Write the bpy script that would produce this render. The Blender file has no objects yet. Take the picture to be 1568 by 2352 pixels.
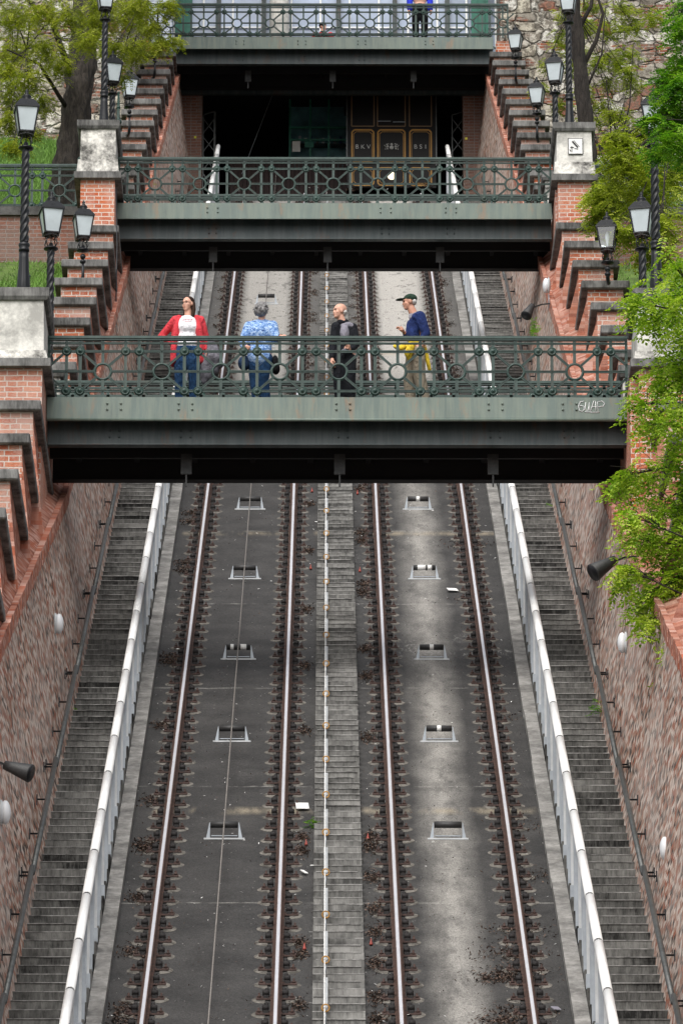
import bpy, bmesh, math, random
from math import sin, cos, pi, radians
from mathutils import Vector, Matrix, noise
random.seed(11)
S = bpy.context.scene
COL = S.collection

# ------------------------------------------------------------ camera, sky, sun, exposure
cam = bpy.data.objects.new('camera', bpy.data.cameras.new('camera')); COL.objects.link(cam)
cam.data.sensor_fit = 'HORIZONTAL'; cam.data.sensor_width = 36.0
cam.data.lens = 36.0 * 13000.0 / 1568.0
cam.data.clip_start = 1.0; cam.data.clip_end = 3000.0
cam.location = (-0.128, 0.0, 1.6)
cam.rotation_euler = (pi / 2 + 0.3087, 0.0, -0.0026)
S.camera = cam
SUN_EL, SUN_AZ = radians(50), radians(196)       # azimuth measured from +Y clockwise
w = bpy.data.worlds.new('World'); S.world = w; w.use_nodes = True
nt = w.node_tree; nt.nodes.clear()
sky = nt.nodes.new('ShaderNodeTexSky'); sky.sky_type = 'NISHITA'; sky.sun_disc = False
sky.sun_elevation = SUN_EL; sky.sun_rotation = SUN_AZ; sky.dust_density = 4.0; sky.air_density = 1.0; sky.ozone_density = 0.6
hs = nt.nodes.new('ShaderNodeHueSaturation'); hs.inputs['Saturation'].default_value = 0.28
bg = nt.nodes.new('ShaderNodeBackground'); bg.inputs['Strength'].default_value = 0.15
wo = nt.nodes.new('ShaderNodeOutputWorld')
nt.links.new(sky.outputs[0], hs.inputs['Color']); nt.links.new(hs.outputs[0], bg.inputs[0]); nt.links.new(bg.outputs[0], wo.inputs[0])
sl = bpy.data.lights.new('sun', 'SUN'); sl.energy = 1.2; sl.angle = radians(60); sl.color = (1.0, 0.965, 0.91)
so = bpy.data.objects.new('sun', sl); COL.objects.link(so)
sd = Vector((sin(SUN_AZ) * cos(SUN_EL), cos(SUN_AZ) * cos(SUN_EL), sin(SUN_EL)))
so.rotation_euler = sd.to_track_quat('Z', 'Y').to_euler(); so.location = (0, 40, 120)
vs = S.view_settings; vs.view_transform = 'Standard'; vs.look = 'None'; vs.gamma = 1.0; vs.exposure = 0.45; vs.use_curve_mapping = False

# ------------------------------------------------------------ node helpers and materials
def new_mat(name):
    m = bpy.data.materials.new(name); m.use_nodes = True
    n = m.node_tree; n.nodes.clear()
    out = n.nodes.new('ShaderNodeOutputMaterial'); p = n.nodes.new('ShaderNodeBsdfPrincipled')
    n.links.new(p.outputs[0], out.inputs[0])
    return m, n, p
def N(n, t, **kw):
    x = n.nodes.new(t)
    for k, v in kw.items():
        if k.startswith('i_'):
            key = k[2:]; key = int(key) if key.isdigit() else key.replace('_', ' ')
            x.inputs[key].default_value = v
        else: setattr(x, k, v)
    return x
def L(n, a, b): n.links.new(a, b)
def pos(n, scale=(1, 1, 1)):
    g = n.nodes.new('ShaderNodeNewGeometry'); m = n.nodes.new('ShaderNodeMapping'); m.inputs['Scale'].default_value = scale
    L(n, g.outputs['Position'], m.inputs['Vector']); return m.outputs[0]
def nz(n, vec, scale, detail=4, rough=0.6, dist=0.0):
    x = N(n, 'ShaderNodeTexNoise', i_Scale=scale, i_Detail=detail, i_Roughness=rough, i_Distortion=dist); L(n, vec, x.inputs['Vector']); return x.outputs['Fac']
def ramp(n, fac, stops, interp='LINEAR'):
    r = n.nodes.new('ShaderNodeValToRGB'); r.color_ramp.interpolation = interp
    e = r.color_ramp.elements
    while len(e) < len(stops): e.new(0.5)
    for i, (p, c) in enumerate(stops):
        e[i].position = p
        if not isinstance(c, tuple): c = (c, c, c)
        e[i].color = (c[0], c[1], c[2], 1)
    L(n, fac, r.inputs[0]); return r.outputs[0]
def mix(n, fac, a, b, mode='MIX'):
    x = n.nodes.new('ShaderNodeMix'); x.data_type = 'RGBA'; x.blend_type = mode
    for s, v in ((x.inputs[0], fac), (x.inputs[6], a), (x.inputs[7], b)):
        if hasattr(v, 'links') : L(n, v, s)
        elif isinstance(v, tuple): s.default_value = (v[0], v[1], v[2], 1)
        else: s.default_value = v
    return x.outputs[2]
def math_(n, op, a, b=0.0, c=None):
    x = n.nodes.new('ShaderNodeMath'); x.operation = op
    for s, v in zip(x.inputs, (a, b, c)):
        if v is None: continue
        if hasattr(v, 'links'): L(n, v, s)
        else: s.default_value = v
    return x.outputs[0]
def bump(n, p, h, strength=0.4, dist=0.02):
    b = N(n, 'ShaderNodeBump', i_Strength=strength, i_Distance=dist); L(n, h, b.inputs['Height']); L(n, b.outputs[0], p.inputs['Normal'])
def simple(name, col, rough=0.6, metal=0.0, var=0.25, scale=6.0, bmp=0.0, spec=0.5):
    m, n, p = new_mat(name)
    v = nz(n, pos(n), scale, 5)
    c0 = tuple(x * (1 - var) for x in col); c1 = tuple(min(1, x * (1 + var)) for x in col)
    L(n, ramp(n, v, [(0.3, c0), (0.7, c1)]), p.inputs['Base Color'])
    p.inputs['Roughness'].default_value = rough; p.inputs['Metallic'].default_value = metal
    p.inputs['Specular IOR Level'].default_value = spec
    if bmp: bump(n, p, nz(n, pos(n), scale * 6, 4), bmp, 0.01)
    return m

def brick_mat(name, c1, c2, mortar, wear, wear_amt, dark=0.3, eroded=False):
    m, n, p = new_mat(name)
    g = n.nodes.new('ShaderNodeNewGeometry'); sp = n.nodes.new('ShaderNodeSeparateXYZ'); L(n, g.outputs['Position'], sp.inputs[0])
    sn = n.nodes.new('ShaderNodeSeparateXYZ'); L(n, g.outputs['True Normal'], sn.inputs[0])
    side = math_(n, 'GREATER_THAN', math_(n, 'ABSOLUTE', sn.outputs[0]), 0.6)
    u = math_(n, 'ADD', math_(n, 'MULTIPLY', sp.outputs[0], math_(n, 'SUBTRACT', 1.0, side)), math_(n, 'MULTIPLY', sp.outputs[1], side))
    # wobble so that the courses are not ruler straight
    wob = math_(n, 'MULTIPLY', math_(n, 'SUBTRACT', nz(n, pos(n), 3.0, 3), 0.5), 0.03)
    cb = n.nodes.new('ShaderNodeCombineXYZ'); L(n, math_(n, 'ADD', u, wob), cb.inputs[0]); L(n, math_(n, 'ADD', sp.outputs[2], wob), cb.inputs[1])
    b = N(n, 'ShaderNodeTexBrick', i_Scale=1.0, i_Mortar_Size=0.0095, i_Mortar_Smooth=0.25, i_Brick_Width=0.265, i_Row_Height=0.083, i_Bias=0.0)
    b.offset = 0.5; b.squash = 0.55; b.squash_frequency = 2
    L(n, cb.outputs[0], b.inputs['Vector'])
    b.inputs['Color1'].default_value = (*c1, 1); b.inputs['Color2'].default_value = (*c2, 1); b.inputs['Mortar'].default_value = (*mortar, 1)
    spk = nz(n, pos(n, (7, 3.2, 10)), 3.2, 4, 0.75)
    col = mix(n, ramp(n, spk, [(0.35, dark), (0.5, 0.0)]), b.outputs['Color'], (c1[0] * .35, c1[1] * .4, c1[2] * .5))
    if eroded:       # single bricks worn to pink, buff, grey or almost black
        fl = n.nodes.new('ShaderNodeVectorMath'); fl.operation = 'FLOOR'
        mp = n.nodes.new('ShaderNodeMapping'); mp.inputs['Scale'].default_value = (6.0, 15.5, 1); L(n, cb.outputs[0], mp.inputs['Vector']); L(n, mp.outputs[0], fl.inputs[0])
        wn = n.nodes.new('ShaderNodeTexWhiteNoise'); wn.noise_dimensions = '2D'; L(n, fl.outputs[0], wn.inputs['Vector'])
        pc = ramp(n, wn.outputs['Value'], [(0.0, (.70, .60, .53)), (.17, (.35, .17, .11)), (.32, (.25, .205, .175)), (.46, (.45, .28, .21)), (.62, (.34, .11, .06)), (.72, (.55, .44, .37)), (.88, (.045, .035, .03))], 'CONSTANT')
        fuz = nz(n, pos(n, (7, 2.4, 9)), 2.2, 4, .8)
        col = mix(n, ramp(n, fuz, [(0.34, 0.72), (.50, 1.0)]), col, pc)
        tone = nz(n, pos(n, (1, .35, .7)), .42, 3, .6)
        col = mix(n, ramp(n, tone, [(.36, .0), (.66, .35)]), col, mix(n, .45, col, (.60, .48, .42)))
        col = mix(n, ramp(n, nz(n, pos(n, (1, .5, .6)), .8, 4, .6), [(.50, .0), (.72, .38)]), col, mix(n, .7, col, (.10, .085, .07)))
    big = nz(n, pos(n, (1, .45, 1)), 0.9, 5, 0.65, 0.6)
    fine = nz(n, pos(n, (8, 3.4, 11)), 3.6, 4, 0.8)
    wf = math_(n, 'MULTIPLY', ramp(n, math_(n, 'ADD', math_(n, 'MULTIPLY', big, 0.8), math_(n, 'MULTIPLY', fine, 0.4)), [(0.53, 0.0), (0.66, 1.0)]), wear_amt)
    col = mix(n, wf, col, wear)
    big2 = nz(n, pos(n, (1, .3, .8)), 0.55, 4, 0.6)
    col = mix(n, math_(n, 'MULTIPLY', ramp(n, big2, [(0.45, 0.0), (0.65, 1.0)]), 0.25 * wear_amt + .08), col, (0.12, 0.10, 0.09))
    if eroded == 2: col = mix(n, .50, col, (.40, .095, .045))
    L(n, col, p.inputs['Base Color']); p.inputs['Roughness'].default_value = 0.9; p.inputs['Specular IOR Level'].default_value = 0.2
    h = math_(n, 'ADD', math_(n, 'MULTIPLY', b.outputs['Fac'], -0.6), math_(n, 'MULTIPLY', fine, 0.9))
    bump(n, p, h, 0.6, 0.02)
    return m

M = {}
M['brick'] = brick_mat('red_brick', (0.47, 0.105, 0.045), (0.60, 0.19, 0.085), (0.68, 0.60, 0.53), (0.60, 0.48, 0.42), 0.40, 0.25)
M['brick_wall'] = brick_mat('weathered_brick', (0.36, 0.13, 0.08), (0.46, 0.24, 0.18), (0.50, 0.45, 0.42), (0.58, 0.52, 0.48), 0.35, 0.6, True)
M['brick_side'] = brick_mat('eroded_red_brick', (0.38, 0.10, 0.05), (0.46, 0.18, 0.10), (0.55, 0.46, 0.4), (0.48, 0.36, 0.30), 0.30, 0.6, 2)
M['brick_dark'] = brick_mat('old_brown_brick', (0.19, 0.085, 0.06), (0.26, 0.12, 0.085), (0.26, 0.23, 0.21), (0.20, 0.17, 0.15), 0.5, 0.4)

def concrete(name, lo, hi, scale=3.0, streak=False, blotch=0.35, tint=(1, .985, .95)):
    m, n, p = new_mat(name)
    a = nz(n, pos(n, (.55, 1.6, 1.0) if streak == 2 else (1, 1, .5 if streak else 1)), scale * (.55 if streak == 2 else 1), 5, 0.62)
    f = nz(n, pos(n, (6, 2, 1.2) if streak else (4, 4, 4)), 3.0, 6, 0.75)
    v = math_(n, 'ADD', math_(n, 'MULTIPLY', a, 0.6), math_(n, 'MULTIPLY', f, 0.4))
    L(n, ramp(n, v, [(0.40, tuple(lo * t for t in tint)), (0.5, tuple((lo * .55 + hi * .45) * t for t in tint)), (0.61, tuple(hi * t for t in tint))]), p.inputs['Base Color'])
    p.inputs['Roughness'].default_value = 0.88; p.inputs['Specular IOR Level'].default_value = 0.25
    bump(n, p, f, blotch, 0.02)
    return m
M['cap'] = concrete('cap_stone', 0.055, 0.235, 3.2, True)
M['cap_dark'] = concrete('cap_soffit', 0.05, 0.12, 2.2)
M['render'] = concrete('pale_render', 0.36, 0.76, 1.9, False, 0.2, (1, .98, .91))
M['render_old'] = concrete('stained_render', 0.07, 0.80, 2.6, False, 0.3, (1, .97, .9))
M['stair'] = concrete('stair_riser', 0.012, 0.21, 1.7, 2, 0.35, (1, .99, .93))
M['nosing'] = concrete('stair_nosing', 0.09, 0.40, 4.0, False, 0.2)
M['midstair'] = concrete('middle_stair_riser', 0.055, 0.29, 2.3, 2, 0.3, (1, .99, .94))
M['kerb'] = concrete('kerb_concrete', 0.13, 0.34, 2.5, False, 0.2, (1, .98, .93))
M['pad'] = concrete('bedding_pad', 0.06, 0.19, 6.0, False, 0.3, (1, .93, .82))
M['asphalt'] = concrete('asphalt', 0.045, 0.07, 8.0)

def track_mat():
    m, n, p = new_mat('track_bed')
    g = n.nodes.new('ShaderNodeNewGeometry'); sp = n.nodes.new('ShaderNodeSeparateXYZ'); L(n, g.outputs['Position'], sp.inputs[0])
    X, Y = sp.outputs[0], sp.outputs[1]
    base = nz(n, pos(n), 1.3, 6, 0.6)
    fine = nz(n, pos(n, (1.2, .5, .5)), 22, 4, 0.7)
    col = ramp(n, math_(n, 'ADD', math_(n, 'MULTIPLY', base, 0.65), math_(n, 'MULTIPLY', fine, 0.35)), [(0.35, (0.024, 0.0235, 0.023)), (0.62, (0.056, 0.054, 0.052))])
    # worn pale strip in the middle of the right track
    d = math_(n, 'ABSOLUTE', math_(n, 'SUBTRACT', X, math_(n, 'ADD', 1.42, math_(n, 'MULTIPLY', math_(n, 'SUBTRACT', nz(n, pos(n), 0.7, 3), .5), .3))))
    strip = ramp(n, d, [(0.04, 1.0), (0.42, 0.0)])
    rough = ramp(n, nz(n, pos(n, (2.2, .6, .6)), 1.3, 6, .75), [(0.30, 0.25), (0.58, 1.0)])
    col = mix(n, math_(n, 'MULTIPLY', math_(n, 'MULTIPLY', strip, rough), 0.66), col, (0.38, 0.365, 0.335))
    # flaking pale cement patches left and right in the right hand track
    fl = nz(n, pos(n, (3.4, 1.1, 1.1)), 2.1, 7, 0.8, 0.4)
    zone = math_(n, 'MULTIPLY', ramp(n, math_(n, 'ABSOLUTE', math_(n, 'SUBTRACT', math_(n, 'ADD', Y, math_(n, 'MULTIPLY', nz(n, pos(n), 0.5, 3), 6)), 85.0)), [(0.0, 1.0), (5.5, 0.0)]), math_(n, 'GREATER_THAN', X, 0.95))
    col = mix(n, math_(n, 'MULTIPLY', math_(n, 'MULTIPLY', ramp(n, fl, [(0.53, 0.0), (0.58, 1.0)]), zone), 0.6), col, (0.42, 0.41, 0.38))
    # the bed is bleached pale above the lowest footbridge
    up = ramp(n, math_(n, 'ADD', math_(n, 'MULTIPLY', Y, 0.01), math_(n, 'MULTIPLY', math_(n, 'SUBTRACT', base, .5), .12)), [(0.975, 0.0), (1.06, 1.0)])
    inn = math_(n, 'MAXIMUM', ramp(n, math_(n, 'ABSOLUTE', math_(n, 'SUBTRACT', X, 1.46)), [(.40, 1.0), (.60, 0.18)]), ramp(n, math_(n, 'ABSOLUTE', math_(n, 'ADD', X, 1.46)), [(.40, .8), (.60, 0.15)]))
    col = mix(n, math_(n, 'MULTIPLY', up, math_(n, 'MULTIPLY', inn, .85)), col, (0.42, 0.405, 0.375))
    # expansion joints: pale rusty bands across the slab every 15 m or so, cracks between
    for period, off, wd, c, amt in ((18.5, 1.2, 0.25, (0.34, 0.29, 0.21), .6), (5.8, 1.3, 0.035, (0.40, 0.39, 0.36), .55)):
        ph = math_(n, 'ABSOLUTE', math_(n, 'SUBTRACT', math_(n, 'MODULO', math_(n, 'ADD', Y, math_(n, 'ADD', off + period / 2, math_(n, 'MULTIPLY', math_(n, 'SUBTRACT', nz(n, pos(n), 1.9, 3), .5), .15))), period), period / 2))
        band = math_(n, 'MULTIPLY', ramp(n, ph, [(0.0, 1.0), (wd, 0.0)]), ramp(n, nz(n, pos(n, (1.6, .3, .3)), 1.7, 4), [(0.42, 0.0), (0.6, 1.0)]))
        col = mix(n, math_(n, 'MULTIPLY', band, amt), col, c)
    # dark oil spots with crisp edges, hairline cracks, sandy grain
    o_ = nz(n, pos(n, (2.0, .8, .8)), 2.6, 6, .7)
    col = mix(n, math_(n, 'MULTIPLY', ramp(n, o_, [(.585, 0.0), (.61, .75)]), math_(n, 'ADD', .35, math_(n, 'MULTIPLY', up, .3))), col, (.022, .020, .018))
    col = mix(n, .55, col, mix(n, 1.0, col, ramp(n, nz(n, pos(n, (1, .4, .4)), 60, 3, .8), [(.35, .25), (.65, 1.75)]), 'MULTIPLY'))
    # pale grit
    sp1 = N(n, 'ShaderNodeTexVoronoi', i_Scale=6.5); L(n, pos(n), sp1.inputs['Vector'])
    col = mix(n, ramp(n, sp1.outputs['Distance'], [(0.035, 0.8), (0.06, 0.0)]), col, (0.55, 0.53, 0.5))
    L(n, col, p.inputs['Base Color']); p.inputs['Roughness'].default_value = 0.75; p.inputs['Specular IOR Level'].default_value = 0.3
    bump(n, p, fine, 0.25, 0.01)
    return m
M['bed'] = track_mat()

def steel(name, col, rust_amt, rough=0.5, rust=(0.20, 0.085, 0.03), pale=None):
    m, n, p = new_mat(name)
    a = nz(n, pos(n, (1.5, 1, 1)), 1.4, 5, .6)
    c = ramp(n, a, [(0.3, tuple(x * .82 for x in col)), (0.7, tuple(x * 1.18 for x in col))])
    st = nz(n, pos(n, (5, 1, .5)), 1.6, 6, .7)
    if pale: c = mix(n, ramp(n, st, [(0.42, 0.0), (0.60, .6)]), c, pale)
    r = nz(n, pos(n, (3.0, 3, .9)), 1.1, 7, .72, .3)
    c = mix(n, math_(n, 'MULTIPLY', ramp(n, r, [(0.56, 0.0), (0.66, 1.0)]), rust_amt), c, rust)
    L(n, c, p.inputs['Base Color']); p.inputs['Roughness'].default_value = rough
    bump(n, p, st, 0.08, 0.01)
    return m
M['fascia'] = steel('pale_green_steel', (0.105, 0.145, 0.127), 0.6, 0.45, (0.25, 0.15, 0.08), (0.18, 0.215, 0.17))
M['officepane'] = simple('painted_lit_pane', (0.09, 0.22, 0.25), .3, 0, .5, 2.5)  # brighter teal puts the window's dim light into the colour
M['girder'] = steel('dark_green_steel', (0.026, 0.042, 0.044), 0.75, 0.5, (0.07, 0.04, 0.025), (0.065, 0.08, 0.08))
M['soffit'] = steel('shadow_steel', (0.006, 0.007, 0.008), 0.0, 0.7)  # near-black colour holds the shade of undersides and the station ceiling
M['rail_green'] = steel('railing_green_paint', (0.010, 0.036, 0.028), 0.2, 0.42, (0.08, 0.045, 0.025), (0.035, 0.075, 0.062))
M['black'] = simple('black_paint', (0.006, 0.007, 0.009), 0.36, 0, .2, 8, .1, .35)
M['black_worn'] = simple('black_plastic', (0.03, 0.03, 0.03), 0.55, 0, .4, 9)
M['white_metal'] = simple('white_coated_metal', (0.86, 0.87, 0.86), 0.42, 0, .06, 3)
M['galv'] = simple('pale_grey_metal', (0.30, 0.33, 0.36), 0.45, 0.35, .15, 5)
M['white_duct'] = simple('white_duct', (0.45, 0.47, 0.48), 0.5, 0, .15, 5)
M['pipe'] = simple('dark_grey_pipe', (0.085, 0.09, 0.088), 0.4, 0.4, .35, 7)
M['rust'] = simple('brown_rust', (0.055, 0.028, 0.020), 0.85, 0, .45, 12, .3)
M['rust_dark'] = simple('tarred_iron', (0.008, 0.006, 0.006), 0.75, 0, .5, 14, .3)
M['bolt'] = simple('rusty_bolt', (0.045, 0.024, 0.019), 0.8, 0, .5, 20)
M['polish'] = simple('polished_steel', (0.88, 0.88, 0.92), 0.38, 0.6, .05, 2)
M['cable'] = simple('wire_rope', (0.20, 0.185, 0.17), 0.55, 0.3, .3, 30)
M['orange'] = simple('orange_ring', (0.38, 0.19, 0.035), 0.6, 0, .25, 10)
M['lampglass'] = simple('frosted_glass', (0.50, 0.56, 0.59), 0.15, 0, .12, 3)
M['whiteplastic'] = simple('white_plastic', (0.72, 0.74, 0.76), 0.35, 0, .05, 3)
M['grass'] = simple('lawn_soil', (0.075, 0.125, 0.02), 0.9, 0, .5, 4, .4)
M['bladelight'] = simple('grass_blades', (0.115, 0.235, 0.030), 0.7, 0, .45, 3)
M['paper'] = simple('white_paper', (0.78, 0.78, 0.76), 0.7, 0, .05, 3)
M['redbit'] = simple('red_plastic', (0.30, 0.05, 0.035), 0.5)
M['darkwood'] = simple('dark_red_boards', (0.035, 0.012, 0.010), 0.6, 0, .2, 4)
M['carblack'] = simple('carriage_paint', (0.006, 0.0045, 0.004), 0.45, 0, .1, 2, 0, .2)
M['gold'] = simple('gold_line', (0.50, 0.25, 0.03), 0.5, 0, .1, 4)
M['golddim'] = simple('dull_gold_frame', (0.20, 0.12, 0.05), 0.5, 0, .1, 4)
M['silver'] = simple('silver_letters', (0.50, 0.50, 0.48), 0.5)
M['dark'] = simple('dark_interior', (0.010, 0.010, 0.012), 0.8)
M['greenframe'] = simple('green_window_frame', (0.012, 0.15, 0.10), 0.5)
M['graffiti'] = simple('white_paint_line', (0.82, 0.83, 0.84), 0.6, 0, .03)
M['inkline'] = simple('black_ink', (0.015, 0.015, 0.015), 0.6)
M['yellow'] = simple('yellow_tag', (0.75, 0.72, 0.03), 0.5)
M['emitlamp'] = simple('warm_lamp_glass', (0.8, 0.7, 0.5), 0.3)
_n = M['emitlamp'].node_tree; _p = [x for x in _n.nodes if x.type == 'BSDF_PRINCIPLED'][0]
_p.inputs['Emission Color'].default_value = (1, .82, .55, 1); _p.inputs['Emission Strength'].default_value = 1.6

def glass_mat(name, tint, rough=0.05, trans=0.75):
    m, n, p = new_mat(name); out = [x for x in n.nodes if x.type == 'OUTPUT_MATERIAL'][0]
    t = N(n, 'ShaderNodeBsdfTransparent'); t.inputs[0].default_value = (*tint, 1)
    g = N(n, 'ShaderNodeBsdfGlossy', i_Roughness=rough); g.inputs[0].default_value = (.9, .93, 1, 1)
    mx = N(n, 'ShaderNodeMixShader'); mx.inputs[0].default_value = 1 - trans
    L(n, t.outputs[0], mx.inputs[1]); L(n, g.outputs[0], mx.inputs[2]); L(n, mx.outputs[0], out.inputs[0]); n.nodes.remove(p)
    return m
M['clear'] = glass_mat('clear_glass', (.9, .95, .95), .05, .8)
M['carglass'] = simple('dark_carriage_glass', (.008, .007, .007), .4, 0, .1, 3, 0, .15)
M['facadeglass'] = simple('blue_grey_glazing', (0.36, 0.43, 0.56), 0.12, 0.0, .3, .5)

def stone_mat():
    m, n, p = new_mat('castle_rubble')
    wv = N(n, 'ShaderNodeTexNoise', i_Scale=1.4, i_Detail=3); L(n, pos(n), wv.inputs['Vector'])
    v = n.nodes.new('ShaderNodeVectorMath'); v.operation = 'MULTIPLY_ADD'; L(n, wv.outputs['Color'], v.inputs[0]); v.inputs[1].default_value = (.5, .5, .5); L(n, pos(n, (1, 1, 1.35)), v.inputs[2])
    vo = N(n, 'ShaderNodeTexVoronoi', i_Scale=2.3, i_Randomness=.8); vo.distance = 'CHEBYCHEV'; L(n, v.outputs[0], vo.inputs['Vector'])
    ve = N(n, 'ShaderNodeTexVoronoi', i_Scale=2.3, i_Randomness=.8); ve.feature = 'F2'; ve.distance = 'CHEBYCHEV'; L(n, v.outputs[0], ve.inputs['Vector'])
    sc_ = n.nodes.new('ShaderNodeSeparateColor'); L(n, vo.outputs['Color'], sc_.inputs[0])
    c = ramp(n, sc_.outputs[0], [(0.0, (0.60, .56, .46)), (.20, (.74, .72, .66)), (.38, (.36, .33, .28)), (.55, (.56, .53, .46)), (.70, (.28, .12, .08)), (.78, (.68, .65, .57)), (.92, (.26, .23, .19))], 'CONSTANT')
    f = nz(n, pos(n), 6.0, 7, .75)
    bt = N(n, 'ShaderNodeTexBrick', i_Scale=1.0, i_Mortar_Size=0.012, i_Brick_Width=.27, i_Row_Height=.085); cx = n.nodes.new('ShaderNodeCombineXYZ'); sx_ = n.nodes.new('ShaderNodeSeparateXYZ'); L(n, pos(n), sx_.inputs[0]); L(n, sx_.outputs[0], cx.inputs[0]); L(n, sx_.outputs[2], cx.inputs[1]); L(n, cx.outputs[0], bt.inputs['Vector'])
    bt.inputs['Color1'].default_value = (.34, .11, .06, 1); bt.inputs['Color2'].default_value = (.24, .10, .07, 1); bt.inputs['Mortar'].default_value = (.45, .41, .36, 1)
    c = mix(n, ramp(n, nz(n, pos(n, (.5, .5, 1.6)), 1.3, 3, .5), [(.56, 0.0), (.60, 1.0)]), c, bt.outputs['Color'])
    c = mix(n, ramp(n, f, [(0.44, .85), (.54, 0.0)]), c, (0.14, .12, .095))
    c = mix(n, ramp(n, nz(n, pos(n), .5, 4, .6), [(.48, 0.0), (.66, .6)]), c, (.20, .18, .15))
    ed = math_(n, 'SUBTRACT', ve.outputs['Distance'], vo.outputs['Distance'])
    c = mix(n, ramp(n, math_(n, 'ADD', ed, math_(n, 'MULTIPLY', math_(n, 'SUBTRACT', f, .5), .25)), [(0.0, .85), (.08, 0.0)]), c, (0.17, .155, .13))
    L(n, c, p.inputs['Base Color']); p.inputs['Roughness'].default_value = .95; p.inputs['Specular IOR Level'].default_value = .15
    bump(n, p, math_(n, 'ADD', math_(n, 'MULTIPLY', f, .8), ramp(n, ed, [(0.0, 0.0), (.15, 1.0)])), 1.0, .08)
    return m
M['stone'] = stone_mat()

def bark_mat(name, lo, hi):
    m, n, p = new_mat(name)
    a = nz(n, pos(n, (1, 1, .22)), 16, 6, .75, .8); b = nz(n, pos(n, (1, 1, .4)), 3, 4)
    L(n, ramp(n, math_(n, 'ADD', math_(n, 'MULTIPLY', a, .7), math_(n, 'MULTIPLY', b, .3)), [(.38, lo), (.62, hi)]), p.inputs['Base Color']); p.inputs['Roughness'].default_value = .95
    bump(n, p, a, 1.0, .08); return m
def leaf_mat(name, cols, trans=0.45):
    m, n, p = new_mat(name); out = [x for x in n.nodes if x.type == 'OUTPUT_MATERIAL'][0]
    a = nz(n, pos(n), 3.2, 2); b = nz(n, pos(n), 23.0, 2)
    c = ramp(n, math_(n, 'ADD', math_(n, 'MULTIPLY', a, .5), math_(n, 'MULTIPLY', b, .5)), [(0.38, cols[0]), (.5, cols[1]), (.60, cols[2])])
    L(n, c, p.inputs['Base Color']); p.inputs['Roughness'].default_value = .5; p.inputs['Specular IOR Level'].default_value = .35
    t = N(n, 'ShaderNodeBsdfTranslucent'); L(n, mix(n, 1.0, c, (1.0, 1.15, .55), 'MULTIPLY'), t.inputs[0])
    mx = N(n, 'ShaderNodeMixShader'); mx.inputs[0].default_value = trans
    L(n, p.outputs[0], mx.inputs[1]); L(n, t.outputs[0], mx.inputs[2]); L(n, mx.outputs[0], out.inputs[0])
    return m
M['leaf_lime'] = leaf_mat('lime_leaves', [(0.09, .20, .012), (.30, .46, .03), (.60, .68, .11)])
M['leaf_green'] = leaf_mat('green_leaves', [(0.03, .11, .010), (.12, .30, .018), (.32, .50, .04)])
M['leaf_yellow'] = leaf_mat('yellow_green_leaves', [(0.12, .17, .014), (.32, .38, .035), (.56, .58, .09)])
M['leaf_spring'] = leaf_mat('spring_leaves', [(0.14, .18, .012), (.30, .34, .025), (.46, .48, .05)], .35)
M['leaf_dry'] = simple('dry_leaves', (0.040, 0.023, 0.017), .8, 0, .8, 30)
_n = [x for x in M['leaf_dry'].node_tree.nodes if x.type == 'VALTORGB'][0].color_ramp.elements
_n[0].position = .42; _n[0].color = (.016, .010, .008, 1); _n[1].position = .62; _n[1].color = (.20, .13, .095, 1)
M['bark'] = bark_mat('bark', (.012, .010, .009), (.085, .070, .058))
M['bark_dark'] = bark_mat('dark_bark', (.008, .006, .005), (.055, .044, .036))
M['skin'] = simple('skin', (0.66, 0.36, 0.26), .5, 0, .08, 12)
M['skin_tan'] = simple('tanned_skin', (0.56, 0.28, 0.19), .5, 0, .1, 12)
def cloth(name, col, var=.15, sc=14):
    m = simple(name, col, .85, 0, var, sc, 0, .2); n = m.node_tree; p = [x for x in n.nodes if x.type == 'BSDF_PRINCIPLED'][0]
    bump(n, p, nz(n, pos(n, (1.4, 1.4, .8)), 7.5, 3, .55, 1.5), .9, .05); return m
M['red_knit'] = cloth('red_knit', (0.58, 0.05, 0.065), .28, 7); M['white_cotton'] = cloth('white_cotton', (0.82, 0.81, 0.84), .05)
M['jeans'] = cloth('blue_denim', (0.018, 0.055, 0.13), .45); M['jeans_dark'] = cloth('dark_denim', (0.018, 0.038, 0.085), .35)
M['navy'] = cloth('navy_jersey', (0.016, 0.030, 0.115), .35, 9); M['charcoal'] = cloth('charcoal_fleece', (0.012, 0.013, 0.017), .2)
M['greypanel'] = cloth('grey_fleece', (0.24, 0.23, 0.27), .1); M['khaki'] = cloth('khaki_cotton', (0.33, 0.28, 0.21), .2, 7)
M['yellow_cloth'] = cloth('yellow_cloth', (0.80, 0.58, 0.05), .12, 7); M['greyjacket'] = cloth('grey_jacket', (0.17, 0.165, 0.19), .5, 8)
M['cap_green'] = cloth('dark_green_cap', (0.022, 0.045, 0.03)); M['brownhair'] = cloth('brown_hair', (0.035, 0.018, 0.012), .5, 40)
M['greyhair'] = simple('grey_hair', (0.17, 0.165, 0.165), .6, 0, .75, 30, .4); M['whitehair'] = cloth('white_hair', (0.62, 0.60, 0.58), .2, 30)
M['blackstrap'] = cloth('black_strap', (0.01, 0.01, 0.012)); M['redscript'] = cloth('red_print', (0.55, 0.02, 0.06))
M['brightblue'] = cloth('bright_blue_nylon', (0.03, 0.05, .62))
def pattern():
    m, n, p = new_mat('blue_print_blouse')
    a = nz(n, pos(n, (1, 1, 1.8)), 22, 5, .7, 1.2)
    L(n, ramp(n, a, [(0.36, (.02, .045, .16)), (.45, (.06, .17, .46)), (.52, (.25, .42, .72)), (.62, (.62, .75, .9))]), p.inputs['Base Color']); p.inputs['Roughness'].default_value = .85
    return m
M['blouse'] = pattern()

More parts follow.
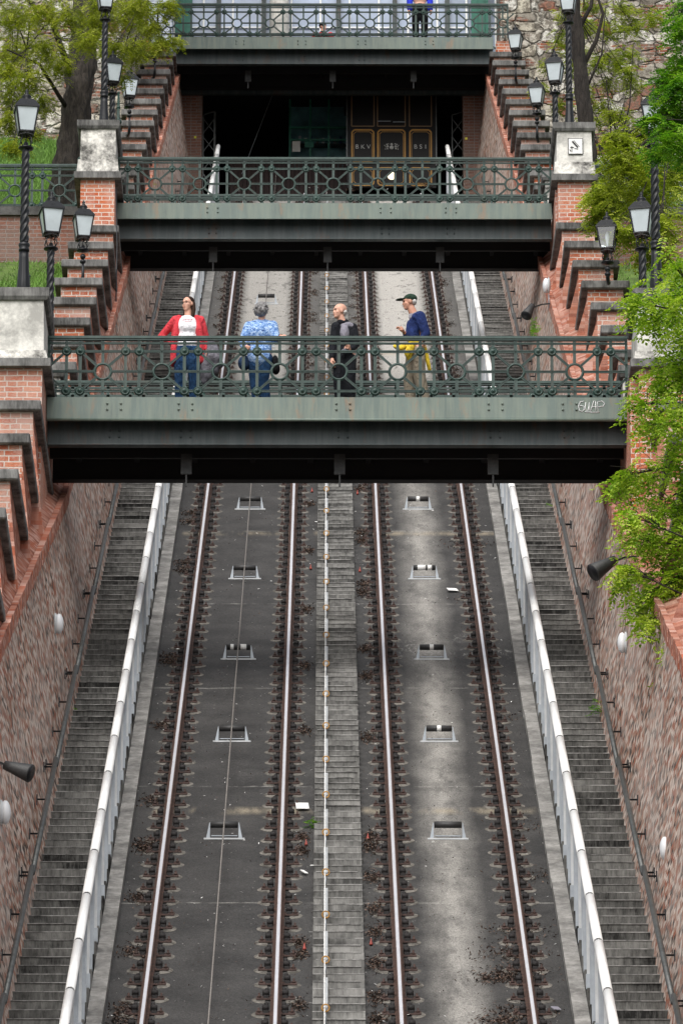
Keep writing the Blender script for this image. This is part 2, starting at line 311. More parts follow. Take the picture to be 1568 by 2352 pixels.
# ------------------------------------------------------------ mesh builder
class MB:
    def __init__(s): s.v = []; s.f = []; s.mi = []; s.k = 0; s.sm = []
    def add(s, vs_, fs, smooth=False):
        o = len(s.v); s.v += [tuple(p) for p in vs_]
        for f in fs: s.f.append(tuple(i + o for i in f)); s.mi.append(s.k); s.sm.append(smooth)
        return s
    def mat(s, k): s.k = k; return s
    def box(s, x0, x1, y0, y1, z0, z1):
        return s.add([(x0, y0, z0), (x1, y0, z0), (x1, y1, z0), (x0, y1, z0), (x0, y0, z1), (x1, y0, z1), (x1, y1, z1), (x0, y1, z1)],
                     [(0, 3, 2, 1), (4, 5, 6, 7), (0, 1, 5, 4), (1, 2, 6, 5), (2, 3, 7, 6), (3, 0, 4, 7)])
    def taper(s, c0, w0, d0, c1, w1, d1):
        (x, y, z), (X, Y, Z) = c0, c1
        return s.add([(x - w0, y - d0, z), (x + w0, y - d0, z), (x + w0, y + d0, z), (x - w0, y + d0, z), (X - w1, Y - d1, Z), (X + w1, Y - d1, Z), (X + w1, Y + d1, Z), (X - w1, Y + d1, Z)],
                     [(0, 3, 2, 1), (4, 5, 6, 7), (0, 1, 5, 4), (1, 2, 6, 5), (2, 3, 7, 6), (3, 0, 4, 7)])
    def bar(s, a, b, w, t, up=(0, 0, 1)):
        a, b = Vector(a), Vector(b); d = (b - a).normalized(); u = Vector(up)
        sx = d.cross(u)
        if sx.length < 1e-4: sx = d.cross(Vector((0, 1, 0)))
        sx.normalize(); sy = sx.cross(d).normalized(); P = []
        for q in (a, b):
            for i, j in ((-1, -1), (1, -1), (1, 1), (-1, 1)): P.append(q + sx * (i * w / 2) + sy * (j * t / 2))
        return s.add(P, [(3, 2, 1, 0), (4, 5, 6, 7), (0, 1, 5, 4), (1, 2, 6, 5), (2, 3, 7, 6), (3, 0, 4, 7)])
    def tube(s, pts, r, n=8, caps=True, smooth=True):
        pts = [Vector(p) for p in pts]; m = len(pts); R = r if isinstance(r, (list, tuple)) else [r] * m; P = []
        d0 = (pts[1] - pts[0]).normalized(); ref = Vector((0, 0, 1)) if abs(d0.z) < .9 else Vector((1, 0, 0)); sx = d0.cross(ref).normalized()
        for i in range(m):
            d = (pts[min(i + 1, m - 1)] - pts[max(i - 1, 0)]).normalized(); sx = (sx - d * sx.dot(d)).normalized(); sy = d.cross(sx)
            for k in range(n):
                a = 2 * pi * k / n; P.append(pts[i] + (sx * cos(a) + sy * sin(a)) * R[i])
        F = [(i * n + k, i * n + (k + 1) % n, (i + 1) * n + (k + 1) % n, (i + 1) * n + k) for i in range(m - 1) for k in range(n)]
        if caps: F += [tuple(range(n - 1, -1, -1)), tuple((m - 1) * n + k for k in range(n))]
        return s.add(P, F, smooth)
    def lathe(s, prof, c=(0, 0, 0), n=16, axis='z', smooth=True, twist=0, flute=0, nf=6):
        P = []; m = len(prof)
        for i, (r, h) in enumerate(prof):
            for k in range(n):
                a = 2 * pi * k / n; rr = r * (1 + flute * cos(nf * a + twist * h))
                x, y, z = rr * cos(a), rr * sin(a), h
                if axis == 'y': x, y, z = x, z, y
                if axis == 'x': x, y, z = z, x, y
                P.append((x + c[0], y + c[1], z + c[2]))
        F = [(i * n + k, i * n + (k + 1) % n, (i + 1) * n + (k + 1) % n, (i + 1) * n + k) for i in range(m - 1) for k in range(n)]
        F += [tuple(range(n - 1, -1, -1)), tuple((m - 1) * n + k for k in range(n))]
        return s.add(P, F, smooth)
    def ball(s, c, r, n=10, m=7):
        if not isinstance(r, (tuple, list)): r = (r, r, r)
        P = [(c[0], c[1], c[2] - r[2])]
        for i in range(1, m):
            t = -pi / 2 + pi * i / m
            for k in range(n): a = 2 * pi * k / n; P.append((c[0] + r[0] * cos(t) * cos(a), c[1] + r[1] * cos(t) * sin(a), c[2] + r[2] * sin(t)))
        P.append((c[0], c[1], c[2] + r[2])); F = [(0, 1 + (k + 1) % n, 1 + k) for k in range(n)]
        for i in range(m - 2):
            for k in range(n): F.append((1 + i * n + k, 1 + i * n + (k + 1) % n, 1 + (i + 1) * n + (k + 1) % n, 1 + (i + 1) * n + k))
        b = 1 + (m - 2) * n; F += [(b + k, b + (k + 1) % n, len(P) - 1) for k in range(n)]
        return s.add(P, F, True)
    def ring(s, c, R, r, n=24, k=6, axis='y'):
        P = []
        for i in range(n):
            a = 2 * pi * i / n
            for j in range(k):
                b = 2 * pi * j / k; q = R + r * cos(b); h = r * sin(b)
                x, y, z = (q * cos(a), h, q * sin(a)) if axis == 'y' else ((q * cos(a), q * sin(a), h) if axis == 'z' else (h, q * cos(a), q * sin(a)))
                P.append((c[0] + x, c[1] + y, c[2] + z))
        return s.add(P, [(i * k + j, ((i + 1) % n) * k + j, ((i + 1) % n) * k + (j + 1) % k, i * k + (j + 1) % k) for i in range(n) for j in range(k)], True)
    def mesh(s, name, mats):
        me = bpy.data.meshes.new(name); me.from_pydata(s.v, [], s.f); me.update()
        if not isinstance(mats, (list, tuple)): mats = [mats]
        for m_ in mats: me.materials.append(M[m_] if isinstance(m_, str) else m_)
        me.polygons.foreach_set('material_index', s.mi); me.polygons.foreach_set('use_smooth', s.sm)
        return me
    def build(s, name, mats, parent=None, loc=(0, 0, 0), rz=0.0):
        return link(name, s.mesh(name, mats), parent, loc, rz)
def link(name, me, parent=None, loc=(0, 0, 0), rz=0.0):
    o = bpy.data.objects.new(name, me); COL.objects.link(o); o.location = loc; o.rotation_euler = (0, 0, rz)
    if parent is not None: o.parent = parent
    return o
def tag(o, label=None, cat=None, group=None, kind=None):
    for k, v in (('label', label), ('category', cat), ('group', group), ('kind', kind)):
        if v: o[k] = v
    return o
def thing(name, label, cat, loc=(0, 0, 0), rz=0.0, group=None):
    o = bpy.data.objects.new(name, None); COL.objects.link(o); o.location = loc; o.rotation_euler = (0, 0, rz); o.empty_display_size = .2
    return tag(o, label, cat, group)
def children(o): return [c for c in COL.objects if c.parent == o]
def copy_tree(o, parent=None):
    c = o.copy(); COL.objects.link(c); c.parent = parent
    for ch in o_children[o.name] if o.name in o_children else children(o): copy_tree(ch, c)
    return c
o_children = {}
def text_mesh(name, body, size, mat, parent, loc, rot=(pi / 2, 0, 0), ext=.002):
    cu = bpy.data.curves.new(name, 'FONT'); cu.body = body; cu.size = size; cu.extrude = ext; cu.align_x = 'CENTER'
    t = bpy.data.objects.new(name, cu); COL.objects.link(t); bpy.context.view_layer.update()
    me = bpy.data.meshes.new_from_object(t.evaluated_get(bpy.context.evaluated_depsgraph_get())); COL.objects.unlink(t)
    me.materials.clear(); me.materials.append(M[mat]); o = link(name, me, parent, loc); o.rotation_euler = rot
    return o
SL, Y0, CZ = 0.5237, 36.43, 1.6
def tz(y): return CZ + SL * (y - Y0)

# ============================================================ SETTING
YA, YB = 40.0, 143.0
def sheet(name, mats, x0, x1, ya, yb, zf, kind='structure', label=None, thick=0.0):
    b = MB(); b.add([(x0, ya, zf(ya)), (x1, ya, zf(ya)), (x1, yb, zf(yb)), (x0, yb, zf(yb))], [(0, 1, 2, 3)])
    return tag(b.build(name, mats), kind=kind)
sheet('ground', 'asphalt', -400, 400, -300, Y0, lambda y: 0.0)
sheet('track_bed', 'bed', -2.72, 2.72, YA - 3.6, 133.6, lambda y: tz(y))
sheet('added_dark_floor', 'dark', -4.4, 4.4, 133.6, 151, lambda y: 50.4)  # floor added low and near-black to stand in for the station's shade
# hillside either side of the cutting: lawn on soil, with the flat landing at the level of the middle footbridge
YE = 133.6          # the bed ends here, where the added dark floor begins
def slope_side(sgn, name):
    ys = [Y0 - 3.2 + i * 1.5 for i in range(62)]
    xs = [4.95, 6.2, 8, 11, 16, 30, 80, 250]; b = MB(); P = []
    for y in ys:
        for x in xs:
            z = max(0.0, tz(y) + 3.0 if y > Y0 - 6 else 0)
            if 104.5 < y < (107.5 if sgn < 0 else 200): z = min(z, 40.45)
            z = max(z, 0) + (0.25 * (noise.noise(Vector((x * .4, y * .4, 0)))) if x > 5 else 0)
            P.append((sgn * x, y, z))
    n = len(xs); F = []
    for i in range(len(ys) - 1):
        for j in range(n - 1):
            q = (i * n + j, i * n + j + 1, (i + 1) * n + j + 1, (i + 1) * n + j); F.append(q if sgn > 0 else q[::-1])
    b.add(P, F, True); return tag(b.build(name, 'grass'), kind='structure')
slope_side(-1, 'hillside'); slope_side(1, 'hillside')

# ---- stairs
def staircase(name, label, x0, x1, h, mats, ya, yb, tread=0.33):
    b = MB(); rise = tread * SL; n = int((yb - ya) / tread); nose = 0.011
    rnd = random.Random(5)
    for i in range(n):
        y = ya + i * tread; z = tz(y) + h; wob = rnd.uniform(-.006, .006)
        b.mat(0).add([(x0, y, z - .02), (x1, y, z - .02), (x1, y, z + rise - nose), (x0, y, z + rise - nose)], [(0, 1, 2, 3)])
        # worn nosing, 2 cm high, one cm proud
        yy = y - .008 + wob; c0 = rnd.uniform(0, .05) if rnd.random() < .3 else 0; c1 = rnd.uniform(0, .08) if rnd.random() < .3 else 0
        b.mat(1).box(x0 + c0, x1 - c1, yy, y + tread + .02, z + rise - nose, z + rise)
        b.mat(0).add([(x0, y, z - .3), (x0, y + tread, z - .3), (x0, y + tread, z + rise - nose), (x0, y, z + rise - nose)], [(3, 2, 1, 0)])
        b.add([(x1, y, z - .3), (x1, y + tread, z - .3), (x1, y + tread, z + rise - nose), (x1, y, z + rise - nose)], [(0, 1, 2, 3)])
    return tag(b.build(name, mats), label, 'staircase')
staircase('concrete_staircase', 'long grey concrete service stairs running along the left brick wall', -3.80, -3.0, 0.02, ['stair', 'nosing'], 56.0, YE, .355)
staircase('concrete_staircase', 'long grey concrete service stairs running along the right brick wall', 3.0, 3.80, 0.02, ['stair', 'nosing'], 56.0, YE, .355)
staircase('concrete_staircase', 'narrow paler concrete stairs in the middle between the two tracks', -.297, .31, 0.0, ['midstair', 'nosing'], 56.0, YE, .30)
# ---- kerbs with the stepped stringer that carries the posts
for sgn, side in ((-1, 'left'), (1, 'right')):
    b = MB(); ya, yb = 54.0, YE
    a, c = sorted((sgn * 2.68, sgn * 2.86))
    y = ya; rnd = random.Random(2 + sgn)
    while y < yb:
        y2 = min(y + 3.0, yb); d = rnd.uniform(-.006, .006)
        b.add([(a + d, y + .01, tz(y) - .3), (c, y + .01, tz(y) - .3), (c, y2, tz(y2) - .3), (a + d, y2, tz(y2) - .3),
               (a + d, y + .01, tz(y) + .13), (c, y + .01, tz(y) + .13), (c, y2, tz(y2) + .13), (a + d, y2, tz(y2) + .13)],
              [(0, 3, 2, 1), (4, 5, 6, 7), (0, 1, 5, 4), (1, 2, 6, 5), (2, 3, 7, 6), (3, 0, 4, 7)]); y = y2
    tag(b.build('concrete_kerb', 'kerb'), 'smooth pale concrete kerb between the %s track and the %s stairs' % (side, side), 'kerb')
    b = MB(); y = 56.0; a, c = sorted((sgn * 2.862, sgn * 3.0))
    while y < YE - .5: b.box(a, c, y, y + .637, tz(y) - .3, tz(y) + .30 + rnd.uniform(-.02, .02)); y += .64
    tag(b.build('stepped_stringer', 'stair'), 'weathered stepped stringer carrying the white handrail posts beside the %s stairs' % side, 'stringer')

# ---- rails: body, running surface, fasteners
def rail_profile(b, x, ya, yb, prof, n=1):
    m = len(prof); P = []
    for y in (ya, yb):
        for px, pz in prof: P.append((x + px, y, tz(y) + pz))
    b.add(P, [(i, (i + 1) % m, m + (i + 1) % m, m + i) for i in range(m)] + [tuple(range(m)), tuple(range(2 * m - 1, m - 1, -1))])
def fastener_mesh():
    b = MB(); s = SL
    def sh(x0, x1, y0, y1, z0, z1):      # box lying on the slope
        b.add([(x, y, y * s + z) for z in (z0, z1) for x, y in ((x0, y0), (x1, y0), (x1, y1), (x0, y1))], [(0, 3, 2, 1), (4, 5, 6, 7), (0, 1, 5, 4), (1, 2, 6, 5), (2, 3, 7, 6), (3, 0, 4, 7)])
    b.mat(0)
    for g in (-1, 1):                    # low bedding pad with a rounded outline
        P = []
        for i in range(9):
            a = pi * i / 8 - pi / 2; P.append((g * (.12 + .135 * cos(a)), .125 * sin(a), .125 * sin(a) * s + .012))
        Q = [(p[0] * 1.1, p[1] * 1.12, p[1] * 1.12 * s + .002) for p in P]
        F = [tuple(range(9)) if g > 0 else tuple(range(8, -1, -1))] + [((i, i + 9, i + 10, i + 1) if g > 0 else (i + 1, i + 10, i + 9, i)) for i in range(8)]
        b.add(P + Q, F)
    b.mat(1); sh(-.225, .225, -.05, .05, .018, .034)
    for g in (-1, 1):
        b.mat(2); sh(g * .112 - .03, g * .112 + .03, -.035, .035, .034, .07)
        b.lathe([(.024, -.040), (.038, -.032), (.038, .032), (.024, .040)], (g * .112, 0, .085), 9, 'x')
        b.lathe([(.024, .075), (.024, .135), (.012, .145)], (g * .10, .0, 0), 6)
        b.mat(1); b.lathe([(.024, .03), (.024, .048), (.013, .05), (.013, .082), (.006, .086)], (g * .19, 0, 0), 6)
    return b.mesh('fastener', ['pad', 'bolt', 'rust_dark'])
FM = fastener_mesh()
for x, lab in ((-2.226, 'shiny steel rail nearest the left kerb, brown below its head'), (-.716, 'inner steel rail of the left track, left of the middle stairs'),
               (.716, 'inner steel rail of the right track, right of the middle stairs'), (2.221, 'shiny steel rail nearest the right kerb, beside fallen leaves')):
    t = thing('rail', lab, 'rail', (x, Y0, tz(Y0)), 0, 'rails of the two tracks')
    b = MB(); rail_profile(b, 0, 50, YE, [(-.065, .035), (.065, .035), (.065, .045), (.014, .06), (.012, .125), (.034, .135), (.036, .165), (-.036, .165), (-.034, .135), (-.012, .125), (-.014, .06), (-.065, .045)])
    b.build('rail_body', 'rust', t, (0, -Y0, -tz(Y0)))
    b = MB(); rail_profile(b, 0, 50, YE, [(-.021, .1655), (.021, .1655), (.018, .171), (-.018, .171)])
    b.build('running_surface', 'polish', t, (0, -Y0, -tz(Y0)))
    yy = [61.2 + .592 * k for k in range(122)]
    for k, y in enumerate(yy[:99]):
        link('fastener', FM, t, (random.uniform(-.012, .012), y - Y0, (y - Y0) * SL), random.uniform(-.03, .03))
    rest = bpy.data.meshes.new('far_fasteners'); bm = bmesh.new()
    for y in yy[99:]:
        k0 = len(bm.verts); bm.from_mesh(FM); bm.verts.ensure_lookup_table()
        for v in bm.verts[k0:]: v.co += Vector((0, y - Y0, (y - Y0) * SL))
    bm.to_mesh(rest); bm.free()
    for m_ in FM.materials: rest.materials.append(m_)
    tag(link('fasteners', rest, t), kind='stuff')

# ---- cable of the left track, rollers
b = MB(); b.tube([(-1.465, 52, tz(52) + .245), (-1.465, 137, tz(137) + .245)], .010, 6)
tag(b.build('haulage_cable', 'cable'), 'thin taut haulage cable running up the middle of the left track', 'cable')
def roller(x, y, lab, white):
    t = thing('cable_roller', lab, 'roller', (x, y, tz(y)), 0, 'cable rollers on the track bed')
    b = MB(); b.box(-.265, .265, -.015, .015, -.002, .020).build('base_bar', 'white_duct', t)
    for g in (-1, 1):
        b = MB(); b.add([(g * .235, -.008, .0201), (g * .185, -.008, .0201), (g * .185, -.008, .225), (g * .193, -.008, .225), (g * .235, .008, .0201), (g * .185, .008, .0201), (g * .185, .008, .225), (g * .193, .008, .225)],
                        [(0, 1, 2, 3), (7, 6, 5, 4), (0, 4, 5, 1), (1, 5, 6, 2), (2, 6, 7, 3), (3, 7, 4, 0)]); b.build('bracket', 'galv', t)
    b = MB(); b.box(-.17, .17, .02, .03, .05, .062).build('guard_strip', 'galv', t)
    b = MB(); b.lathe([(.02, -.18), (.044, -.177), (.044, .177), (.02, .18)], (0, 0, .20), 14, 'x'); b.build('drum', 'black_worn', t)
    if white:
        for a, c in white: MB().lathe([(.0448, a), (.0448, c)], (0, 0, .20), 14, 'x').build('paint_patch', 'paper', t)
ry = [71.33, 76.6, 81.75, 87.56, 93.35, 99.0, 110.6, 116.4, 122.0]
ordn = ['lowest', 'second lowest', 'third lowest', 'fourth', 'fifth']
for k, y in enumerate(ry):
    if k < 5:
        roller(-1.465, y, '%s black cable roller on the left track, under the cable' % ordn[k], [(-.12, -.07), (.03, .12)] if k == 2 else None)
        roller(1.44, y, '%s black cable roller on the right track, no cable on it' % ordn[k], [(-.11, .02), (.05, .12)] if k == 3 else ([(-.03, .03)] if k in (1, 2, 4) else None))
    else:
        roller(-1.465, y, ['small black cable roller on the left track behind the lowest footbridge', 'black cable roller on the pale left bed above the lowest footbridge', 'black roller on left track just under the middle footbridge', 'far black roller on left track'][k - 5], None)

# ---- the white duct, rope and orange rings on the middle stairs
t = thing('cable_duct', 'white vertical duct strips with a thin white rope and orange rings on the middle stairs', 'duct', (-.145, 60, tz(60)))
b = MB(); b.tube([(-.012, -6, -6 * SL + .30), (-.012, 73, 73 * SL + .30)], .007, 5); b.build('rope', 'paper', t)
k = 0; y = 60.9
while y < 132:
    b = MB(); b.bar((0, y - 60 + .25, (y - 60 + .25) * SL + .22), (0, y - 60 + 1.45, (y - 60 + 1.45) * SL + .22), .048, .03); b.build('duct_strip', 'white_duct', t)
    b = MB(); b.ring((0, y - 60 - .02, (y - 60) * SL + .30), .042, .009, 14, 5); b.build('ring', 'orange', t)
    b = MB(); b.tube([(0, y - 60, (y - 60) * SL + .1), (0, y - 60 - .01, (y - 60) * SL + .27)], .01, 5); b.build('ring_stud', 'galv', t); y += 1.93

# ---- white handrails with flat posts
def guard(sgn, side):
    t = thing('guard_rail', 'white tubular handrail on flat grey posts along the %s stairs' % side, 'handrail', (sgn * 2.93, 60, tz(60)))
    y = 56.52; y_end = 133.5
    while y < y_end:
        a, c = y + .04, y + 1.92 - .04
        b = MB(); b.tube([(0, a - 60, (a - 60) * SL + 1.22), (0, c - 60, (c - 60) * SL + 1.22)], .056, 12); b.build('handrail', 'white_metal', t)
        b = MB(); b.tube([(0, c - 60 - .03, (c - 60 - .03) * SL + 1.22), (0, c - 60 + .11, (c - 60 + .11) * SL + 1.22)], .050, 10); b.build('joint_sleeve', 'black', t)
        for off, wd, mt in ((.05, .085, 'white_duct'), (.72, .06, 'galv'), (1.30, .04, 'galv')):
            z = (y + off - 60) * SL; lo = .12 if off < .1 else .02
            b = MB(); b.box(-wd / 2 - (0.02 if off > .1 else 0) * sgn, wd / 2 - (0.02 if off > .1 else 0) * sgn, y + off - 60 - .012, y + off - 60 + .012, z + lo, z + 1.17); b.build('post', mt, t)
        z = (y + .05 - 60) * SL; b = MB(); b.box(-.055, .055, y - 60 + .02, y - 60 + .09, z + .10, z + .28); b.build('post_foot', 'galv', t)
        y += 1.92
guard(-1, 'left'); guard(1, 'right')

# ---- dark pipes on the walls
def pipe(sgn, side):
    t = thing('pipe_handrail', 'dark iron pipe handrail on brackets along the %s brick wall' % side, 'handrail', (sgn * 3.66, 60, tz(60)))
    ys = [50.0 + 5.31 * k for k in range(17)]
    for k in range(16):
        a, c = ys[k] + .03, ys[k + 1] - .05
        if c > 134: break
        b = MB(); b.tube([(0, a - 60, (a - 60) * SL + 1.02), (0, c - 60, (c - 60) * SL + 1.12)], .034, 10); b.build('pipe', 'pipe', t)
        for f in (.04, .36, .66, .96):
            y = a + (c - a) * f - 60; z = y * SL + 1.02 + .1 * f
            b = MB(); b.tube([(0, y, z - .01), (sgn * .03, y, z - .05), (sgn * .14, y, z - .05)], .012, 6); b.box(*sorted((sgn * .135, sgn * .15)), y - .02, y + .02, z - .12, z + .01); b.build('bracket', 'black', t)
pipe(-1, 'left'); pipe(1, 'right')

# ============================================================ BRICK RETAINING WALLS WITH STEPPED PARAPET
def band_h(y): return 2.75 if y > 80 else 2.75 + (80 - y) * .065
def steps(sgn):
    out = []
    for k in range(13): out.append((135.6 - 2.36 * k, 57.3 - 1.21 * k, 4.15))            # (front y, cap top z, inner x)
    if sgn < 0: out += [(99.8 - 2.3 * k, 39.06 - 1.19 * k, 4.16) for k in range(9)]
    else: out += [(100.0 - 2.5 * k, 39.2 - 1.3 * k, 4.28 + .035 * k) for k in range(8)]
    out += [(75.5 - 2.6 * k, 27.3 - 1.36 * k, 4.27 if sgn < 0 else 4.60) for k in range(10)]
    return out
def retaining_wall(sgn, side):
    t = thing('retaining_wall', 'weathered red brick retaining wall with stepped stone-capped parapet on the %s' % side, 'wall', (sgn * 4.3, 60, tz(60)))
    off = (-sgn * 4.3, -60, -tz(60)); W = .62; st = steps(sgn)
    def Xs(x): return sgn * x
    # battered lower face
    b = MB(); ys = [52 + i * 2.0 for i in range(45)]; P = []
    for y in ys: P += [(Xs(3.72), y, tz(y) - .1), (Xs(3.72 + .11 * band_h(y)), y, tz(y) + band_h(y))]
    F = [(2 * i, 2 * i + 2, 2 * i + 3, 2 * i + 1) for i in range(len(ys) - 1)]
    b.add(P, [f[::-1] for f in F] if sgn < 0 else F); b.build('battered_face', 'brick_wall', t, off)
    # sloping brick ledge
    b = MB()
    for i in range(len(ys) - 1):
        for q in range(8):
            y, y2 = ys[i] + q * .25, ys[i] + q * .25 + .235; xo = 3.72 + .11 * band_h(y)
            za, zb = tz(y) + band_h(y), tz(y2) + band_h(y2); d = random.uniform(-.008, .008); x0, x1 = sorted((Xs(xo - .03 + d), Xs(xo + .05)))
            b.add([(x0, y, za - .02), (x1, y, za - .02), (x1, y2, zb - .02), (x0, y2, zb - .02), (x0, y, za + .24), (x1, y, za + .24), (x1, y2, zb + .24), (x0, y2, zb + .24)],
                  [(0, 3, 2, 1), (4, 5, 6, 7), (0, 1, 5, 4), (1, 2, 6, 5), (2, 3, 7, 6), (3, 0, 4, 7)])
    b.build('sloping_brick_ledge', 'brick_side', t, off)
    # stepped parapet blocks, each its own course of brick under a cap
    b = MB()
    for i, (y, z, x) in enumerate(st):
        yb = st[i - 1][0] if i else 139.0
        x0, x1 = sorted((Xs(x), Xs(x + W))); zb = tz(y) + 1.9
        P = [(x0, y, zb), (x1, y, zb), (x1, y, z - .14), (x0, y, z - .14), (x0, yb, tz(yb) + 1.9), (x1, yb, tz(yb) + 1.9), (x1, yb, z - .14), (x0, yb, z - .14)]
        b.mat(0).add(P, [(0, 1, 2, 3), (3, 2, 6, 7)]); b.mat(1).add(P, [(1, 5, 6, 2)] if sgn > 0 else [(0, 3, 7, 4)])
        xl = lambda q: 3.72 + .11 * band_h(q) + .04
        for a_ in range(4):
            ya_, yb_ = y + (yb - y) * a_ / 4, y + (yb - y) * (a_ + 1) / 4
            k1, k2 = tz(ya_) + band_h(ya_) + .40, tz(yb_) + band_h(yb_) + .40
            xp = st[i - 1][2] if i and st[i - 1][0] - y < 4 else x; xa_, xb_ = x + (xp - x) * a_ / 4, x + (xp - x) * (a_ + 1) / 4
            Q = [(Xs(xa_), ya_, z - .14), (Xs(xb_), yb_, z - .14), (Xs(xb_), yb_, k2), (Xs(xa_), ya_, k1), (Xs(xl(yb_)), yb_, tz(yb_) + band_h(yb_) + .18), (Xs(xl(ya_)), ya_, tz(ya_) + band_h(ya_) + .18)]
            b.add(Q, [(0, 1, 2, 3), (3, 2, 4, 5)] if sgn > 0 else [(3, 2, 1, 0), (5, 4, 2, 3)])
        b.add([(Xs(x), y, zb), (Xs(x), y, z - .3), (Xs(xl(y)), y, tz(y) + band_h(y) + .18)], [(0, 1, 2) if sgn < 0 else (2, 1, 0)])
    b.build('stepped_brickwork', ['brick_par', 'brick_side'], t, off)
    for i, (y, z, x) in enumerate(st):
        yb = st[i - 1][0] if i else 139.0
        if yb - y > 6: yb = y + 2.5
        j = random.uniform(-.012, .012); b = MB(); b.box(-.11 - W / 2, .11 + W / 2, -.10, yb - y - .004, -.145, 0)
        bv = b.mesh('stone_cap', 'cap'); bm = bmesh.new(); bm.from_mesh(bv); bmesh.ops.bevel(bm, geom=bm.edges[:], offset=.014, segments=1, affect='EDGES'); bm.to_mesh(bv); bm.free()
        link('stone_cap', bv, t, (Xs(x + W / 2) + off[0], y + off[1], z + off[2]), j)
    return t
M['brick_par'] = brick_mat('parapet_brick', (0.46, 0.11, 0.05), (0.58, 0.19, 0.09), (0.68, 0.61, 0.54), (0.58, 0.47, 0.42), 0.55, 0.35)
retaining_wall(-1, 'left'); retaining_wall(1, 'right')

# ---- brick piers with stone pedestals at the bridge ends
def pedestal(cx, y0, y1, zb, hs_, w, label, mats=('cap', 'render'), zground=None, brick=True, sign=None):
    """zb: underside of the lower slab; hs_: heights of slab, moulding, body, top slab"""
    cy = (y0 + y1) / 2; d = (y1 - y0) / 2
    t = thing('lamp_pedestal', label, 'pedestal', (cx, cy, zb)); h0, h1, h2, h3 = hs_
    if brick:
        b = MB(); b.box(-w * .76 / 2, w * .76 / 2, -d + .12, d - .05, -5.2, 0); b.build('brick_pier', 'brick', t)
    b = MB(); b.box(-w / 2 - .02, w / 2 + .02, -d, d, 0, h0); b.build('lower_slab', mats[0], t)
    b = MB(); b.taper((0, 0, h0), w * .47, d - .04, (0, 0, h0 + h1), w * .44, d - .07); b.build('moulding', 'render_old', t)
    b = MB(); b.taper((0, 0, h0 + h1), w * .40, d - .10, (0, 0, h0 + h1 + h2), w * .385, d - .12); b.build('body', mats[1], t)
    b = MB(); b.taper((0, 0, h0 + h1 + h2), w * .44, d - .08, (0, 0, h0 + h1 + h2 + .05), w * .475, d - .05).box(-w * .475, w * .475, -d + .05, d - .05, h0 + h1 + h2 + .05, h0 + h1 + h2 + h3); b.build('top_slab', mats[0], t)
    return t
P1 = pedestal(-4.56, 76.9, 78.8, 28.33, (.12, .14, .78, .18), .86, 'pale stone pedestal on brick pier at left end of the lowest footbridge', ('cap', 'render'))
P2 = pedestal(4.68, 76.9, 78.8, 28.33, (.12, .14, .78, .18), .86, 'pale stone pedestal behind leaves at right end of the lowest footbridge', ('cap', 'render'))
P3 = pedestal(-4.53, 101.2, 103.1, 40.59, (.13, .27, .64, .17), .86, 'dark stained stone pedestal on brick pier at left end of the middle footbridge', ('cap', 'render_old'))
P4 = pedestal(4.60, 101.2, 103.1, 40.55, (.13, .27, .64, .17), .86, 'cream stone pedestal with a small square sign at right end of the middle footbridge', ('cap', 'render'))
for cx, s_ in ((-4.45, 'left'), (4.62, 'right')):
    pedestal(cx, 80.3, 81.5, 28.33, (.12, .14, .78, .18), .80, 'rear stone pedestal behind the %s end of the lowest footbridge' % s_, ('cap', 'render_old'), brick=True)
for cx, s_ in ((-4.50, 'left'), (4.48, 'right')):
    pedestal(cx, 104.5, 105.7, 40.55, (.13, .27, .9, .17), .80, 'rear stone pedestal behind the %s end of the middle footbridge' % s_, ('cap', 'render_old'), brick=True)
# abutment masonry between front and rear pedestals, brick, plus landings
for sgn, side in ((-1, 'left'), (1, 'right')):
    for nm, ya, yb, zt in (('lowest', 77.3, 81.2, 28.27), ('middle', 101.6, 105.5, 40.50), ('topmost', 136.3, 139.0, 57.92)):
        b = MB(); x0, x1 = sorted((sgn * 4.235, sgn * 4.87)); b.box(x0, x1, ya, yb, tz(ya) + 1.5, zt)
        tag(b.build('bridge_abutment', 'brick'), 'red brick abutment carrying the %s end of the %s footbridge' % (side, nm), 'abutment')
# small square sign on the right pedestal of the middle footbridge
b = MB(); b.box(-.145, .145, 0, .012, -.165, .165)
s_ = b.build('wall_plaque', 'inkline', None, (4.62, 101.275, 41.27)); tag(s_, 'small white square plaque with a black diagonal mark on the cream pedestal', 'plaque')
MB().box(-.132, .132, -.004, -.001, -.152, .152).build('plate', 'paper', s_)
b = MB(); b.bar((-.06, -.007, .10), (.045, -.007, -.03), .032, .004, (0, 1, 0)).bar((-.03, -.007, .115), (.075, -.007, -.015), .010, .004, (0, 1, 0))
b.bar((-.10, -.007, -.03), (-.03, -.007, -.03), .02, .004, (0, 1, 0)).bar((-.07, -.007, 0), (-.07, -.007, -.12), .014, .004, (0, 1, 0)).bar((-.02, -.007, -.05), (.05, -.007, -.06), .016, .004, (0, 1, 0)).bar((-.11, -.007, -.07), (-.09, -.007, -.11), .016, .004, (0, 1, 0))
b.build('emblem', 'inkline', s_)

M['hanger'] = simple('hanger_grey', (.04, .042, .042), .6, 0, .4, 8)
